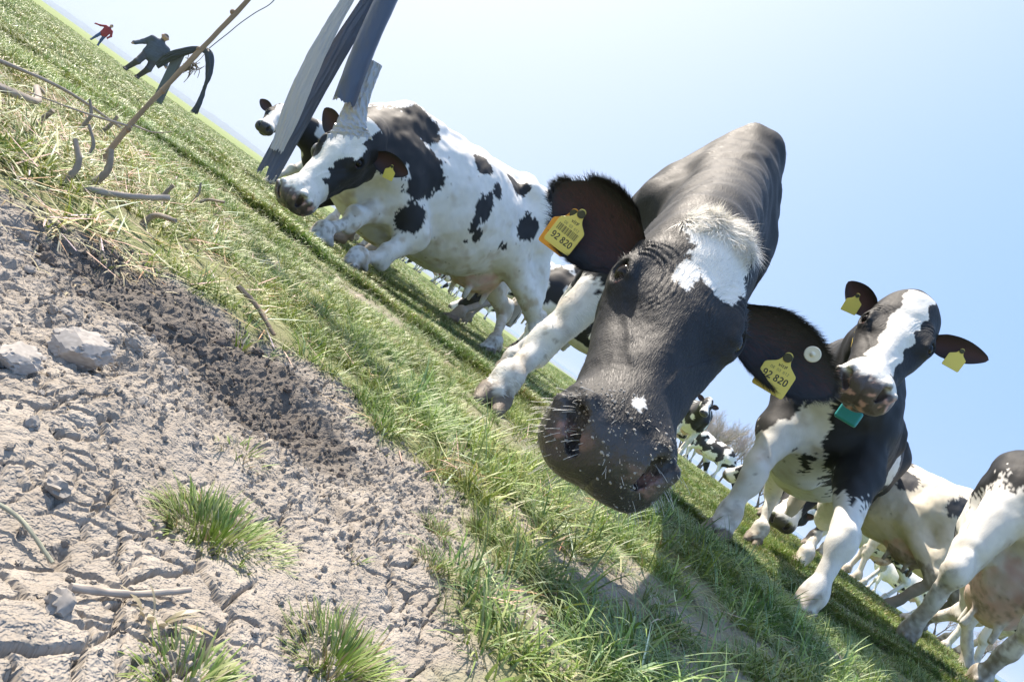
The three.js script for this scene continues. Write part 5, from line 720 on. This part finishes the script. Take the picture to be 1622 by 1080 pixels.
person({ label: 'person in dark clothes striding with one arm flung out, nearer than the red coat', at: [-15.2, landY(-15.2, -22), -22], turn: 0.75, bulk: 1.28, lean: -0.04, coat: [0.085, 0.095, 0.12], trousers: [0.08, 0.072, 0.07], hair: [0.05, 0.045, 0.04], J: { knee: [[-0.18, 0.5, 0.18], [0.12, 0.52, 0.1]], foot: [[-0.26, 0.08, 0.0], [0.06, 0.08, -0.12]], elbow: [[-0.30, 1.14, -0.06], [0.30, 1.16, 0.1]], hand: [[-0.44, 0.93, 0.0], [0.34, 0.96, 0.24]] } });
// ---------- bare trees and the far shore ----------
function bareTree(label, x, z, H, seed, spread = 1) {
  const root = thing('bare_tree', label, 'tree', 'bare trees on the right horizon'); root.position.set(x, landY(x, z) - 0.1, z); const r = rng(seed), wood = [], twigs = [];
  const seg = (list, a, b, r0, r1, K = 3) => { const d = V().subVectors(b, a), q = Math.abs(d.y) > d.length() * 0.9 ? V(1, 0, 0) : V(0, 1, 0), u = V().crossVectors(d, q).normalize(), v = V().crossVectors(d, u).normalize(), P = [], I = []; for (let k = 0; k < K; k++) { const c = Math.cos(k * 6.2832 / K), s = Math.sin(k * 6.2832 / K); for (const [p, R] of [[a, r0], [b, r1]]) P.push(p.x + (u.x * c + v.x * s) * R, p.y + (u.y * c + v.y * s) * R, p.z + (u.z * c + v.z * s) * R); } for (let k = 0; k < K; k++) { const i = k * 2, j = (k + 1) % K * 2; I.push(i, j, i + 1, j, j + 1, i + 1); } list.push(geo(P, I)); };
  const grow = (p, d, L, R, lv) => { const n = lv > 3 ? 1 : 3; let a = p.clone(), dir = d.clone(); for (let i = 0; i < n; i++) { dir.add(V((r() - 0.5) * 0.35, (r() - 0.3) * 0.2, (r() - 0.5) * 0.35)).normalize(); const b = a.clone().addScaledVector(dir, L / n); seg(lv < 2 ? wood : twigs, a, b, R * (1 - i / n * 0.4), R * (1 - (i + 1) / n * 0.4)); a = b; if (lv < 4 && (lv > 0 || i > 0)) for (let k = 0; k < (lv > 2 ? 3 : 2); k++) { const nd = dir.clone().add(V((r() - 0.5) * 1.7 * spread, (r() - 0.15) * 0.9, (r() - 0.5) * 1.7 * spread)).normalize(); grow(a, nd, L * (0.5 + 0.25 * r()), R * 0.5, lv + 1); } } };
  const stems = spread > 1.1 ? 3 : 1; for (let s = 0; s < stems; s++) grow(V((r() - 0.5) * 0.4 * (stems - 1), 0, 0), V((r() - 0.5) * 0.5 * (stems - 1), 1, (r() - 0.5) * 0.3), H * 0.42, H * 0.017, 0);
  mesh('trunk', mergeGeometries(wood), barkMat, root); mesh('crown', mergeGeometries(twigs), twigMat, root); }
const barkMat = new THREE.MeshStandardMaterial({ color: lin(0.17, 0.135, 0.11), roughness: 0.95 }), twigMat = new THREE.MeshStandardMaterial({ color: lin(0.46, 0.40, 0.37), roughness: 0.95 });
[['leftmost bare tree beside the running cow', 23.5, -79, 7.0, 1.2], ['bare tree with dense twigs next to the largest', 28.2, -84, 8.4, 1.2], ['broad bare bush in front of the trees', 34.6, -78, 6.4, 1.2], ['largest bare tree right of the near muzzle', 30, -80, 8.6, 1.0], ['bare tree behind the running cow near the muzzle', 26.5, -78, 7.6, 1.1], ['bare tree right of the largest one', 33, -82, 7.8, 1.0], ['bare bushy tree above the black saddled cow', 36.5, -82, 6.6, 1.2], ['low bare bush left of the collared cow foreleg', 40, -80, 6.0, 1.2], ['bare tree seen between the legs of the collared cow', 46, -80, 6.2, 1.1], ['bare bush behind the plain white cow', 55, -80, 5.6, 1.2], ['bare bush behind the muddy hind leg', 60, -78, 5.4, 1.2], ['rightmost bare bush on the horizon', 66, -78, 5.2, 1.2]].forEach(([l, x, z, H, s], i) => bareTree(l, x, z, H, 300 + i, s));
{ const P = [], I = [], n = 240; for (let i = 0; i <= n; i++) { const x = -2300 + i * 13, t = i / n, h = (7 + 9 * (1 - sstep(0.35, 0.75, t)) + 2.5 * N3(i * 0.06, 1, 0) + 1.4 * N3(i * 0.3, 2, 0)) * sstep(0, 0.05, t) * (1 - 0.6 * sstep(0.7, 1, t)); P.push(x, -2, -1800, x, Math.max(0.5, h), -1860, x, -2, -2000); if (i < n) { const a = i * 3; I.push(a, a + 3, a + 1, a + 3, a + 4, a + 1, a + 1, a + 4, a + 2, a + 4, a + 5, a + 2); } } mesh('far_shore', geo(P, I), new THREE.MeshStandardMaterial({ color: lin(0.16, 0.20, 0.22), roughness: 1 }), scene).userData.kind = 'structure'; }
scene.fog = new THREE.FogExp2(0xdfeaf5, 0.00035);
renderer.render(scene, camera);
